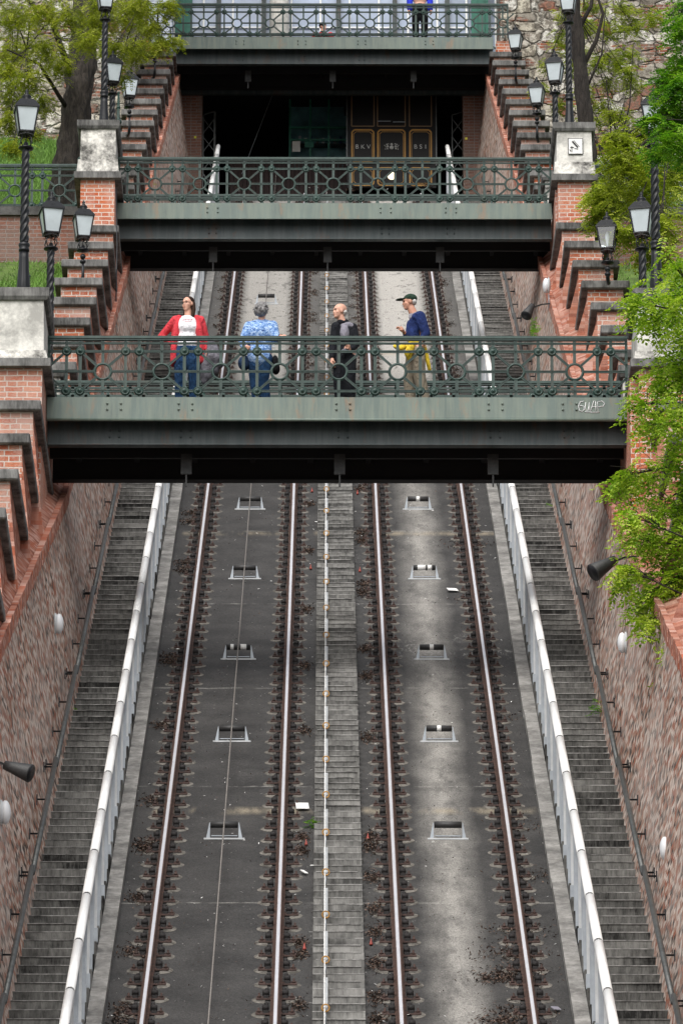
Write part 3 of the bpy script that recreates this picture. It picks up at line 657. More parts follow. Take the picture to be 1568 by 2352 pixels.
# ============================================================ FOOTBRIDGES
def ros_mesh():
    b = MB(); b.lathe([(.001, -.045), (.016, -.044), (.019, -.034), (.026, -.030), (.030, -.030), (.034, -.020), (.045, -.018), (.050, -.024), (.056, -.024), (.060, -.014), (.068, -.012), (.070, .0), (.070, .014), (.02, .016)], (0, 0, 0), 20, 'y'); return b.mesh('rosette', 'rail_green')
def rng_mesh():
    b = MB(); b.ring((0, 0, 0), .118, .017, 28, 6); b.ring((0, .004, 0), .132, .011, 28, 5); return b.mesh('ring', 'rail_green')
ROS, RNG = ros_mesh(), rng_mesh()
def bar2(b, a, c, w):                      # flat bar with two raised edges
    b.bar(a, c, w, .014, (0, 1, 0))
    a, c = Vector(a), Vector(c); d = (c - a).normalized(); s = d.cross(Vector((0, 1, 0))).normalized() * (w / 2 - .005)
    for g in (-1, 1):
        q = s * g + Vector((0, -.012, 0)); b.bar(a + q, c + q, .010, .012, (0, 1, 0))
def railing(parent, xa, xb, y, z0, rings, P=.862, flip=1, H=.95, name='railing', full=True):
    b = MB(); zt, zr, zc, zl = H, .718 * H / .95, .408 * H / .95, .104 * H / .95
    b.box(xa, xb, -.045, .045, zt - .038, zt); b.box(xa, xb, -.030, .030, zt - .062, zt - .0381)
    for z, w in ((zt - .105, .03), (zr, .036), (zl, .036)): bar2(b, (xa, 0, z), (xb, 0, z), w)
    xs = sorted(rings); bx = []
    def inx(x): return xa + .01 < x < xb - .01
    for x in xs:
        for g in (-1, 1):
            for g2 in (-1, 1):
                q = (x + g * (P / 2 - .1), 0, zr if g2 > 0 else zl); s = (x + g * .09, 0, zc + g2 * .09)
                if inx(q[0]) or inx(x): bar2(b, s, (q[0] - g * .04, 0, q[2] - g2 * .035), .034)
                if inx(q[0]): bx.append((q[0], q[2]))
            if inx(x + g * (P / 2 - .1)): bar2(b, (x + g * (P / 2 - .1), 0, .0), (x + g * (P / 2 - .1), 0, zt - .05), .045)
            a, c = x + g * .125, x + g * P / 2
            a = min(max(a, xa), xb); c = min(max(c, xa), xb)
            if abs(a - c) > .02: bar2(b, (a, 0, zc), (c, 0, zc), .034)
        if inx(x): bar2(b, (x, 0, 0), (x, 0, zc - .13), .045); bar2(b, (x, 0, zc + .13), (x, 0, zt - .05), .045)
    for xe in (xa + .02, xb - .02): bar2(b, (xe, 0, 0), (xe, 0, zt - .05), .04)
    r = b.build(name, 'rail_green', parent, (0, y, z0))
    if flip < 0: r.rotation_euler = (0, 0, 0); r.scale = (1, -1, 1)
    if full:
        for x, z in bx: link('rosette', ROS, r, (x, -.012, z))
        for x in xs:
            if inx(x): link('ring', RNG, r, (x, 0, zc))
    return r
def footbridge(yf, zd, x0, x1, rings, label, wd=2.07, joints=(), P=.862, hang=(-2.2, 0.05, 2.3), pipe_lip=True, ext=0.0):
    t = thing('footbridge', label, 'footbridge', (0, yf, zd))
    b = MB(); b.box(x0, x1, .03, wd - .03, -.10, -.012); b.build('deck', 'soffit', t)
    f = MB(); f.box(x0, x1, -.012, .028, -.325, 0)
    for j in joints: f.box(j - .03, j + .03, -.020, -.0121, -.33, .0)
    for j in joints:
        for dx in (-.10, .10):
            for dz in (-.10, -.19): f.lathe([(.017, -.030), (.017, -.016), (.02, -.012)], (j + dx, 0, dz), 6, 'y')
    f.build('fascia_plate', 'fascia', t)
    if pipe_lip:
        b = MB(); b.tube([(x0, -.03, -.355), (x1, -.03, -.355)], .024, 8); b.build('conduit', 'fascia', t)
    b = MB(); b.box(x0, x1, .28, .295, -.64, -.10); b.box(x0, x1, .21, .37, -.655, -.6401)
    for j in joints:
        for dx in (-.07, .07):
            for dz in (-.42, -.52): b.lathe([(.014, .262), (.014, .278), (.016, .28)], (j + dx, 0, dz), 6, 'y')
    b.build('girder', 'girder', t)
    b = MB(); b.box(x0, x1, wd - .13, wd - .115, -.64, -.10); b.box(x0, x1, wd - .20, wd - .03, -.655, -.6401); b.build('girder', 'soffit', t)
    b = MB(); x = x0 + .4
    while x < x1: b.box(x - .04, x + .04, .38, wd - .21, -.40, -.101); x += .86
    b.box(x0, x1, wd / 2 - .03, wd / 2 + .03, -.60, -.41)
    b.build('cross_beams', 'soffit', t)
    for hx in hang:
        b = MB(); b.box(hx - .08, hx + .08, .75, .79, -.93, -.62); b.box(hx - .012, hx + .012, .76, .78, -1.12, -.9301); b.build('hanger_plate', 'hanger', t)
    railing(t, x0 - ext, x1 + ext, .03, 0, rings, P)
    railing(t, x0, x1, wd - .03, 0, rings, P, -1)
    return t
B1 = footbridge(78.19, 28.29, -4.22, 4.26, [k * .862 + .035 for k in range(-5, 6)], 'lowest green iron footbridge with four people on it', joints=(-3.24, -2.20, .10, 2.32, 3.40))
B2 = footbridge(102.39, 40.52, -4.19, 4.20, [k * .862 - .02 for k in range(-5, 6)], 'middle green iron footbridge with nobody on it, under the station mouth', joints=(-2.35, .99, 2.25), hang=(-2.35, -.13, 2.05), pipe_lip=False)
B3 = footbridge(136.14, 57.95, -4.16, 4.16, [k * .862 + .1 for k in range(-5, 6)], 'topmost green iron footbridge in front of the glazed facade', joints=(-2.4, -.8, .75, 2.5), hang=(-2.2, 0, 2.1), pipe_lip=False, ext=.40)
# painted tag on the fascia of the lowest footbridge (white spray line)
g = MB(); gy = -.018
def stroke(pts): g.tube([(3.53 + x * .36, gy, -.22 + z * .17) for x, z in pts], .0055, 4)
stroke([(.22, .95), (.08, .9), (0, .55), (.03, .12), (.14, 0), (.23, .2), (.22, .48), (.12, .56), (.03, .48)])
stroke([(.30, .82), (.27, .4), (.31, .08), (.38, .1), (.42, .45), (.43, .85), (.42, .3), (.47, .05)])
stroke([(.48, .0), (.55, .5), (.62, .95), (.69, .93), (.70, .5), (.69, .05)]); stroke([(.53, .42), (.72, .45)])
stroke([(.79, 0), (.78, .9), (.95, .95), (1.06, .75), (1.0, .5), (.80, .42)]); stroke([(.25, -.02), (.5, -.06), (.85, -.05)])
g.build('sprayed_tag', 'graffiti', B1)

# ---- retaining wall and railing beside the middle landing (left), mirrored right
for sgn, side in ((-1, 'left'), (1, 'right')):
    xa, xb = sorted((sgn * 4.88, sgn * 9.2))
    t = thing('landing_wall', 'brown brick landing wall with stone coping and green railing on the %s' % side, 'wall', (sgn * 7, 102.9, 37.5))
    MB().box(xa - sgn * 7, xb - sgn * 7, 0, .45, 0, 2.94).build('brickwork', 'brick_dark', t)
    MB().box(xa - sgn * 7, xb - sgn * 7, -.07, .5, 2.945, 3.12).build('coping', 'cap_dark', t)
    railing(t, xa - sgn * 7, xb - sgn * 7, .15, 3.12, [sgn * (5.35 + .862 * k) - sgn * 7 for k in range(5)])

# ============================================================ TOP STATION
t = thing('funicular_station', 'dark open mouth of the upper station with brick jambs and glazed facade above', 'station', (0, 138.5, 52)); O = (0, -138.5, -52)
for x0, x1 in ((-4.35, -3.43), (3.42, 4.35)):
    MB().box(x0, x1, 138.4, 139.6, 50, 57.85).build('brick_jamb', 'brick_dark', t, O)
MB().box(-4.6, 4.6, 138.3, 150, 57.86, 58.0).build('ceiling_slab', 'soffit', t, O)
MB().box(-4.4, 4.4, 138.25, 138.38, 57.22, 57.85).build('lintel_beam', 'girder', t, O)
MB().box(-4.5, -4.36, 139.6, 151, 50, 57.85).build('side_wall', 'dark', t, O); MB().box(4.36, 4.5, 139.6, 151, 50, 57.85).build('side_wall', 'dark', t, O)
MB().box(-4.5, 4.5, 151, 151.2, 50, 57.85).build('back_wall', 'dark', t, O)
b = MB(); x = -2.72
while x < .35: b.box(x, x + .105, 140.0, 140.06, 53.2, 56.05); x += .115
b.build('board_partition', 'darkwood', t, O)
# office window with green frame, shelves of files behind
f = MB(); wx0, wx1, wz0, wz1, wy = -1.16, .42, 56.05, 58.0, 140.2
for x in (wx0, -.62, -.13, wx1 - .05): f.box(x, x + .055, wy, wy + .06, wz0, wz1)
for z in (wz0, wz0 + .62, wz0 + .97, wz1 - .12): f.box(wx0, wx1, wy - .003, wy + .063, z, z + .055)
fr = f.build('office_window', 'greenframe', t, O)
MB().box(wx0, wx1, wy + .56, wy + .57, wz0, wz1).build('pane', 'officepane', fr)
MB().box(wx0, wx1, wy + .7, wy + .75, wz0, wz1).build('back_panel', 'dark', t, O)
b = MB(); b.box(wx0 + .02, wx1, wy + .3, wy + .55, wz0 + .63, wz0 + .655)
b.build('shelf', 'pipe', t, O)
rnd = random.Random(8)
for nm, cols in (('binder', ('navy', 'galv', 'paper', 'navy', 'pipe', 'galv', 'paper', 'greyjacket', 'navy')),):
    for k, c in enumerate(cols):
        x = wx0 + .1 + k * .155; MB().box(x, x + .07, wy + .3, wy + .45, wz0 + .66, wz0 + .83 + rnd.uniform(-.03, .05)).build(nm, c, t, O)
MB().box(wx0 + .09, wx0 + .30, wy - .012, wy - .006, wz0 + .30, wz0 + .60).build('notice_sheet', 'paper', t, O)
MB().box(wx0 + .42, wx0 + .66, wy - .012, wy - .006, wz0 + .42, wz0 + .60).build('notice_sheet', 'greenframe', t, O)
b = MB(); b.bar((-2.4, 139.9, 55.6), (-1.55, 139.9, 58.0), .012, .012); b.build('stay_wire', 'galv', t, O)
# white lattice end frames of the platform stairs
for sx, x0 in ((-1, -3.28), (1, 3.28)):
    b = MB(); X = lambda v: x0 + v
    b.bar((X(-.13), 139.2, 54.2), (X(-.13), 139.2, 57.0), .03, .03).bar((X(.17), 139.2, 54.2), (X(.17), 139.2, 57.1), .05, .03).bar((X(-.13), 139.2, 57.0), (X(.17), 139.2, 57.1), .03, .03)
    for k in range(5): z = 54.4 + k * .52; b.bar((X(-.13), 139.2, z), (X(.17), 139.2, z + .42), .035, .02).bar((X(.17), 139.2, z), (X(-.13), 139.2, z + .42), .035, .02)
    b.build('lattice_frame', 'pipe', t, O)
for k in range(6):
    for x0, x1 in ((-3.05, -2.72), (2.95, 3.35)): MB().box(x0, x1, 138.3 + k * .33, 138.33 + k * .33, 54.0 + k * .20, 54.035 + k * .20).build('platform_step', 'white_metal', t, O)
for x, z in ((-3.60, 56.05), (3.50, 56.02)): MB().box(x - .03, x + .03, 138.38, 138.392, z - .03, z + .03).build('yellow_marker', 'yellow', t, O)
# glazed facade above
f = MB(); fy = 140.2; x = -4.25; MB().box(-4.3, 4.55, fy + .06, fy + .07, 58.0, 62.5).build('glazing', 'facadeglass', t, O)
while x < 4.5: f.box(x, x + .05, fy, fy + .05, 58.0, 62.5); x += .78
for z in (58.15, 58.62, 59.0, 59.9): f.box(-4.3, 4.55, fy + .001, fy + .049, z, z + .04)
f.build('glazing_bars', 'white_metal', t, O)
f = MB()
for x in (-3.1, -1.9, .1, 1.6, 3.0): f.box(x, x + .12, fy - .12, fy - .01, 58.0, 62.5)
f.build('steel_posts', 'girder', t, O)
for x0, x1 in ((-4.2, -3.75), (3.7, 4.15)):
    f = MB(); f.box(x0, x1, fy - .3, fy - .02, 58, 62.5); f.box(x0 + .1, x0 + .16, fy - .34, fy - .3, 58, 62.5); f.box(x1 - .16, x1 - .1, fy - .34, fy - .3, 58, 62.5); f.build('green_shutter', 'greenframe', t, O)
f = MB(); f.lathe([(.26, 58.0), (.26, 58.2), (.2, 58.25), (.19, 58.5), (.24, 58.6), (.20, 58.9), (.21, 59.2), (.28, 59.3), (.24, 59.4), (.22, 61.5)], (-1.42, fy - .5, 0), 10, flute=.12, nf=4); f.build('stone_column', 'render', t, O)
f = MB(); f.box(-3.4, 3.6, fy - .9, fy - .7, 58.0, 58.42); f.build('counter_front', 'white_duct', t, O)
f = MB(); f.box(-3.4, 3.6, fy - .95, fy - .65, 58.4201, 58.50); f.build('counter_top', 'facadeglass', t, O)

# castle walls either side
for sgn, side, lab in ((-1, 'left', 'pale rubble castle wall behind the tree at the upper left'), (1, 'right', 'mixed stone and brick castle wall rising at the upper right')):
    b = MB(); P = [(4.9, 139.7), (4.9, 123.5), (14, 122.5)] if sgn < 0 else [(4.36, 139.7), (4.37, 137.0), (16, 136.4)]
    for (xa, ya), (xb, yb) in zip(P, P[1:]):
        q = [(sgn * xa, ya, 38), (sgn * xb, yb, 38), (sgn * xb, yb, 68), (sgn * xa, ya, 68)]; b.add(q, [(0, 1, 2, 3) if sgn > 0 else (3, 2, 1, 0)])
    tag(b.build('castle_wall', 'stone'), lab, 'wall')

# ============================================================ FUNICULAR CARRIAGE
t = thing('funicular_carriage', 'black funicular carriage with gold lined panels waiting in the station mouth', 'carriage', (1.55, 138.9, 54.85))
MB().box(-1.17, 1.17, .05, 3.5, .0, 2.80).build('body', 'carblack', t)
b = MB(); P = [];
for i in range(13): a = -1.24 + 2.48 * i / 12; P.append((a, 2.81 + .20 * (1 - (a / 1.24) ** 2)))
V = [(x, -.08, z) for x, z in P] + [(x, 3.6, z) for x, z in P] + [(x, -.08, 2.75) for x, z in P] + [(x, 3.6, 2.75) for x, z in P]
b.add(V, [(i, i + 1, 14 + i, 13 + i) for i in range(12)] + [(26 + i, 27 + i, i + 1, i) for i in range(12)] + [(26 + i, 39 + i, 40 + i, 27 + i) for i in range(12)]); b.build('roof', 'carblack', t)
def frame(b, x0, x1, z0, z1, w, ch, y):
    pts = [(x0 + ch, z0), (x1 - ch, z0), (x1, z0 + ch), (x1, z1 - ch), (x1 - ch, z1), (x0 + ch, z1), (x0, z1 - ch), (x0, z0 + ch)]
    for i in range(8):
        a, c = pts[i], pts[(i + 1) % 8]
        if abs(a[0] - c[0]) + abs(a[1] - c[1]) > .01: b.bar((a[0], y, a[1]), (c[0], y, c[1]), w, .008, (0, 1, 0))
px = ((-1.05, -.46), (-.37, .36), (.47, 1.05))
for (x0, x1) in px:
    b = MB(); b.box(x0 - .02, x1 + .02, .02, .048, .67, 1.65); p = b.build('upper_panel', 'carblack', t)
    b = MB(); frame(b, x0 + .01, x1 - .01, .71, 1.62, .040, .06, .014); frame(b, x0 + .055, x1 - .055, .765, 1.565, .012, .06, .013); b.build('gold_lining', 'gold', p)
    b = MB(); b.box(x0 - .02, x1 + .02, .02, .048, .02, .60); p = b.build('lower_panel', 'carblack', t)
    b = MB(); frame(b, x0 + .01, x1 - .01, .06, .55, .040, .06, .014); frame(b, x0 + .055, x1 - .055, .115, .495, .012, .06, .013); b.build('gold_lining', 'gold', p)
    b = MB(); frame(b, x0, x1, 1.73, 2.70, .028, .001, .03); wn = b.build('window_frame', 'golddim', t)
    MB().box(x0 + .02, x1 - .02, .035, .045, 1.75, 2.68).build('pane', 'carglass', wn)
b = MB(); b.bar((-.36, .0, 1.86), (-.02, .0, 1.86), .018, .018).bar((.04, .0, 1.84), (.36, .0, 1.84), .018, .018); b.build('grab_bar', 'galv', t)
text_mesh('lettering', 'B K V', .17, 'silver', t,(-.755, .012, 1.09)); text_mesh('lettering', 'B S 1', .17, 'silver', t, (.76, .012, 1.09))
b = MB(); b.lathe([(.02, 0), (.055, .003), (.055, .012)], (0, .0, 1.12), 14, 'y'); b.lathe([(.01, 0), (.035, .003), (.035, .010)], (0, .0, 1.21), 8, 'y')
for g_ in (-1, 1):      # two supporters either side of a shield
    for dx, dz, r in ((.10, .03, .032), (.13, .085, .024), (.11, -.03, .026), (.155, .02, .020), (.165, -.045, .020), (.09, .10, .018), (.18, .06, .016)): b.ball((g_ * dx, .005, 1.12 + dz), (r, .008, r), 7, 5)
b.build('coat_of_arms', 'silver', t)
MB().ball((.0, .0, .32), (.11, .03, .11), 14, 9).build('headlamp', 'emitlamp', t)
for x in (-1.19, 1.16): MB().box(x, x + .03, -.02, .0, .6, 2.75).build('corner_strip', 'pipe', t)

# ============================================================ LAMPS
def lantern(t, zp, clear=False):
    b = MB(); b.lathe([(.03, zp - .03), (.05, zp - .02), (.108, zp - .005), (.112, zp + .012), (.06, zp + .03), (.035, zp + .045), (.032, zp + .09), (.02, zp + .10)], n=18); b.build('drip_plate', 'black', t)
    for k in range(4):
        a = pi / 4 + k * pi / 2; c, s = cos(a), sin(a)
        b = MB(); b.tube([(c * r, s * r, zp + z) for r, z in ((.03, .04), (.085, .03), (.115, .08), (.10, .15), (.075, .17), (.10, .21), (.14, .25))], .009, 6); b.build('scroll_bracket', 'black', t)
    b = MB(); b.tube([(0, 0, zp + .05), (0, 0, zp + .25)], .009, 6)
    for g in (-1, 1): b.bar((-.10, g * .10, zp + .19), (.10, g * .10, zp + .245), .010, .010).bar((.10, g * .10, zp + .19), (-.10, g * .10, zp + .245), .010, .010).bar((g * .10, -.10, zp + .19), (g * .10, .10, zp + .245), .01, .01)
    b.build('lattice', 'black', t)
    z0, z1, w0, w1 = zp + .25, zp + .615, .108, .162
    f = MB(); f.box(-w0 - .012, w0 + .012, -w0 - .012, w0 + .012, z0 - .014, z0 + .006)
    for i, j in ((-1, -1), (1, -1), (1, 1), (-1, 1)): f.bar((i * w0, j * w0, z0), (i * w1, j * w1, z1), .024, .024, (0, 1, 0))
    f.box(-w1 - .018, w1 + .018, -w1 - .018, w1 + .018, z1 - .008, z1 + .016); f.build('frame', 'black', t)
    b = MB(); q = [(-1, -1), (1, -1), (1, 1), (-1, 1)]; s = .97
    P = [(i * w0 * s, j * w0 * s, z0 + .007) for i, j in q] + [(i * w1 * s, j * w1 * s, z1 - .009) for i, j in q]
    b.add(P, [(0, 1, 5, 4), (1, 2, 6, 5), (2, 3, 7, 6), (3, 0, 4, 7)]); b.build('glass', 'clear' if clear else 'lampglass', t)
    if clear: b = MB(); b.lathe([(.016, z0 + .01), (.02, z0 + .11), (.035, z0 + .19), (.038, z0 + .24), (.022, z0 + .30), (.004, z0 + .335)], n=12); b.build('bulb', 'whiteplastic', t)
    b = MB(); b.taper((0, 0, z1 + .0165), w1 + .018, w1 + .018, (0, 0, z1 + .125), .108, .108); b.box(-.03, .03, -w1 + .01, -w1 + .04, z1 + .06, z1 + .075)
    b.box(-.10, .10, -.10, .10, z1 + .1255, z1 + .14); b.build('roof', 'black', t)
    z = z1 + .14; b = MB(); b.lathe([(.075, z), (.08, z + .012), (.045, z + .03), (.072, z + .055), (.06, z + .085), (.022, z + .10), (.03, z + .112), (.018, z + .125), (.028, z + .145), (.022, z + .165), (.006, z + .19)], n=16); b.build('finial', 'black', t)
def tall_lamp(H, loc, label):
    t = thing('street_lamp', label, 'lamp', loc, radians(8), 'black cast iron lamps'); zp = H - .95
    b = MB(); b.lathe([(.105, 0), (.105, .03), (.085, .045), (.095, .07), (.075, .10)], n=20); b.build('foot', 'black', t)
    b = MB(); b.lathe([(.075, .10), (.088, .16), (.096, .24), (.088, .34), (.076, .50), (.068, .68), (.066, .78)], n=32, flute=.05, nf=10); b.build('fluted_base', 'black', t)
    b = MB(); b.lathe([(.05, .78), (.078, .79), (.08, .82), (.066, .84), (.082, .87), (.084, .90), (.06, .93)], n=20); b.build('collar', 'black', t)
    b = MB(); n = int((zp - .90) / .0125); b.lathe([(.060 - .008 * i / n, .93 + (zp - .93) * i / n) for i in range(n + 1)], n=24, flute=.16, nf=4, twist=-44.0); b.build('twisted_post', 'black', t)
    lantern(t, zp); return t
LT = tall_lamp(3.35, (-4.56, 77.6, 29.55), 'tall lamp with twisted post on the pale pedestal left of the lowest footbridge, far left')
def put(src, loc, label, rz=radians(8), sz=1.0, dz=0):
    c = copy_tree(src); c.location = loc; c['label'] = label; c.rotation_euler = (0, 0, rz); c.scale = (1, 1, sz) if sz != 1 else (1, 1, 1); return c
put(LT, (-4.46, 102.1, 41.81), 'tall lamp on the dark pedestal left of the middle footbridge, cut by the top edge')
put(LT, (4.55, 102.1, 41.76), 'tall lamp with twisted post on the cream pedestal with the plaque', radians(-8))
put(LT, (4.66, 77.5, 29.55), 'tall lamp with twisted post rising out of the leaves at the far right', radians(-8))
def mid_lamp(H, loc, label):
    t = thing('street_lamp', label, 'lamp', loc, radians(12), 'black cast iron lamps'); zp = H - .95
    b = MB(); b.lathe([(.09, 0), (.09, .03), (.065, .05), (.072, .09), (.055, .12)], n=18); b.build('foot', 'black', t)
    b = MB(); n = 150; b.lathe([(.058 - .006 * i / n, .12 + (zp - .12) * i / n) for i in range(n + 1)], n=24, flute=.16, nf=4, twist=-44.0); b.build('twisted_post', 'black', t)
    lantern(t, zp); return t
LM = mid_lamp(3.0, (-4.34, 80.9, 29.55), 'shorter lamp behind the tall one at the left end of the lowest footbridge')
put(LM, (-4.42, 105.0, 41.78), 'shorter lamp half hidden behind the tall post left of the middle footbridge', radians(14))
put(LM, (4.40, 105.0, 41.8), 'shorter lamp beside the tall post right of the middle footbridge', radians(-10))
put(LM, (4.66, 80.9, 29.55), 'shorter lamp hidden behind the twisted post among the leaves on the right', radians(-12))
def small_lamp(H, loc, label, clear=False):
    t = thing('wall_lamp', label, 'lamp', loc, radians(10), 'small lamps on the stepped parapets'); zp = H - .95
    b = MB(); b.tube([(0, .35, .12), (0, .12, .02), (0, .0, .08), (.004, -.015, .22), (0, 0, zp - .18)], [.028, .03, .034, .026, .02], 9); b.build('curved_stalk', 'black', t)
    b = MB(); b.ball((0, 0, zp - .11), (.05, .05, .055), 12, 8); b.lathe([(.03, zp - .24), (.052, zp - .22), (.052, zp - .19), (.03, zp - .17)], n=12); b.build('knop', 'black', t)
    lantern(t, zp, clear); return t
LS = small_lamp(1.60, (-4.42, 93.25, 35.50), 'small lamp on the left stepped parapet between the two lower footbridges')
put(LS, (-4.50, 116.3, 47.42), 'small lamp with leaves over it, lower of two on the upper left parapet', radians(12))
put(LS, (-4.42, 130.4, 54.50), 'small lamp under the foliage at the left end of the topmost footbridge', radians(12), .95)
put(LS, (4.45, 128.2, 53.5), 'small lamp on the right parapet just below the topmost footbridge', radians(-10), .95)
put(LS, (4.48, 116.2, 47.25), 'small lamp on the upper right parapet, left of the pair of big lamps', radians(-10), .95)
small_lamp(1.30, (4.66, 91.0, 34.75), 'small lamp with clear glass and a visible bulb on the right parapet', True).rotation_euler = (0, 0, radians(-8))

# ---- green newel posts of the public steps beside the pedestals
def newel(x, y, z, h, lab):
    t = thing('iron_newel_post', lab, 'newel', (x, y, z), 0, 'green newel posts')
    b = MB(); b.tube([(0, 0, 0), (0, 0, h * .42), (0, 0, h)], [.055, .036, .022], 10); b.build('shaft', 'rail_green', t)
    for f, r in ((.16, .085), (.60, .07), (.80, .04), (1.0, .03)): b = MB(); b.ball((0, 0, h * f), r, 12, 8); b.build('ball', 'rail_green', t)
    b = MB(); b.tube([(0, 0, h * .16), (-.04 if x < 0 else .04, 1.6, h * .16 + 0.7)], .02, 6).tube([(0, 0, h * .6), (-.04 if x < 0 else .04, 1.6, h * .6 + .7)], .02, 6); b.ring((0, .5, h * .38 + .2), .12, .014, 16, 5, 'x'); b.build('side_rail', 'rail_green', t)
newel(-4.80, 83.2, 30.0, 2.0, 'green newel post with ball knobs behind the lowest left lamps')
newel(-4.24, 103.6, 41.75, 1.55, 'green newel post with ball knobs beside the upper left lamps')
newel(-4.60, 82.5, 29.2, .9, 'short green newel post just right of the large left pedestal')
newel(-5.75, 104.2, 40.5, .75, 'squat dark green newel seen through the left landing railing')
b = MB(); b.box(-.06, .06, -.04, .04, -.65, .0); b.ball((0, -.05, .02), .07, 12, 8); b.ball((0, -.05, -.62), .06, 12, 8); b.tube([(0, 0, .02), (.55, 0, .02)], .022, 6)
tag(b.build('stair_gate_panel', 'rail_green', None, (-4.98, 104.0, 42.0)), 'green riveted iron panel left of the dark pedestal', 'panel')

# ---- lights on the walls
def bulkhead(loc, sgn, lab, box=True):
    t = thing('wall_light', lab, 'wall light', loc, 0, 'white oval wall lights')
    b = MB(); b.ball((-sgn * .05, 0, 0), (.065, .11, .145), 14, 10); b.build('cover', 'whiteplastic', t)
    b = MB(); b.ball((0, 0, 0), (.035, .12, .155), 14, 10); b.build('base', 'white_duct', t)
    b = MB(); b.tube([(0, 0, -.17), (0, 0, -.45)], .012, 6)
    if box: b.box(-.04, .04, -.05, .05, -.36, -.24)
    b.build('cable_box', 'galv', t)
bulkhead((-3.92, 75.7, 24.1), -1, 'white oval light on the left brick wall below the lowest footbridge', False)
bulkhead((-3.95, 64.3, 18.4), -1, 'white oval light cut by the left edge of the picture', False)
bulkhead((3.93, 73.9, 23.3), 1, 'white oval light on the right wall under the green branches', False)
bulkhead((3.94, 65.4, 18.25), 1, 'white oval light with a small box under it, lower right wall')
bulkhead((-4.02, 104.2, 38.5), -1, 'white wall light seen over the left part of the lowest railing', False)
bulkhead((3.98, 99.0, 37.6), 1, 'white wall light behind the right part of the lowest railing', False)
def flood(loc, d, lab, k=.85):
    t = thing('floodlight', lab, 'floodlight', loc, 0, 'black conical floodlights')
    d = Vector(d).normalized(); a = Vector((0, 0, 0))
    b = MB(); b.tube([a - d * .12 * k, a - d * .02 * k, a + d * .26 * k, a + d * .27 * k], [.06 * k, .075 * k, .125 * k, .118 * k], 18); b.build('housing', 'black_worn', t)
    b = MB(); b.tube([a + d * .2705 * k, a + d * .272 * k], [.11 * k, .11 * k], 18); b.build('lens', 'black', t)
    sx = 1 if loc[0] > 0 else -1; b = MB(); b.bar(a, a + Vector((sx * .22, .05, .10)), .05, .02).bar(a + Vector((sx * .22, .05, .10)), a + Vector((sx * .40, .05, .12)), .03, .02); b.build('bracket', 'black', t)
flood((-3.62, 60.8, 18.0), (.85, -.25, -.35), 'black conical floodlight poking in at the left edge on a cream arm')
flood((3.55, 70.9, 23.5), (-.75, -.3, -.55), 'black conical floodlight on the right wall under the branches', 1.0)
flood((3.62, 98.6, 37.0), (-.35, -.45, -.75), 'small black conical floodlight on the right wall above the lowest footbridge')
b = MB(); b.tube([(4.02, 100, 37.6), (4.03, 97.5, 36.2), (4.04, 96.8, 35.4)], .02, 6)

b = MB(); b.tube([(-4.09, 99.2, 39.6), (-4.05, 99.0, 38.4), (-4.04, 98.6, 37.2), (-3.98, 97.2, 35.6)], .012, 5)
tag(b.build('loose_cable', 'black'), 'thin dark cable running down the left wall under the middle footbridge', 'cable')
# ============================================================ PLANTS
import numpy as np
def frond_cloud(blobs, nper, leaf, rnd, pairs=5, droop=.5, zone=.75, yscale=1.0):
    """compound leaves: a thin stalk with pairs of folded leaflets, scattered through each blob, denser towards its rim"""
    V, F = [], []
    def leaflet(p, d, nrm, ln, wd):
        s = d.cross(nrm).normalized() * wd; m = p + d * ln * .48 - nrm * wd * .25; e = p + d * ln
        o = len(V); V.extend([p, m + s + nrm * wd * .35, e, m - s + nrm * wd * .35, m]); F.extend([(o, o + 4, o + 1), (o + 4, o + 2, o + 1), (o, o + 3, o + 4), (o + 4, o + 3, o + 2)])
    for (x, y, z, rx, rz) in blobs:
        n = int(nper * (.4 + 6 * rx * rz))
        for _ in range(n):
            while True:
                q = Vector((rnd.uniform(-1, 1), rnd.uniform(-1, 1), rnd.uniform(-1, 1)))
                if q.length < 1: break
            q = q * (.5 + .8 * rnd.random() ** 1.5)
            c = Vector((x + q.x * rx, y + q.y * max(rx, rz) * yscale, z + q.z * rz))
            az = rnd.uniform(0, 2 * pi); d = Vector((cos(az) + q.x * .8, sin(az), rnd.uniform(-.6, .25) * droop * 2)).normalized()
            up = Vector((rnd.gauss(0, .35), rnd.gauss(0, .35) - .25, 1)).normalized(); sd_ = d.cross(up).normalized(); up = sd_.cross(d)
            L_ = leaf * rnd.uniform(.75, 1.25)
            for i in range(pairs):
                f = (i + .6) / pairs; p = c + d * (L_ * pairs * .62 * f) + Vector((0, 0, -droop * L_ * pairs * .5 * f * f))
                for g in (-1, 1): leaflet(p, (sd_ * g + d * .45 + Vector((0, 0, -.35))).normalized(), (up + Vector((rnd.gauss(0, .2), rnd.gauss(0, .2), 0))).normalized(), L_, L_ * .27)
            leaflet(c + d * (L_ * pairs * .62) + Vector((0, 0, -droop * L_ * pairs * .5)), d, up, L_, L_ * .27)
    return V, F
def cloud_mesh(name, V, F, mat, parent=None, loc=(0, 0, 0)):
    me = bpy.data.meshes.new(name); o = Vector(loc); me.from_pydata([tuple(v - o) for v in V], [], F); me.materials.append(M[mat]); me.update()
    return link(name, me, parent)
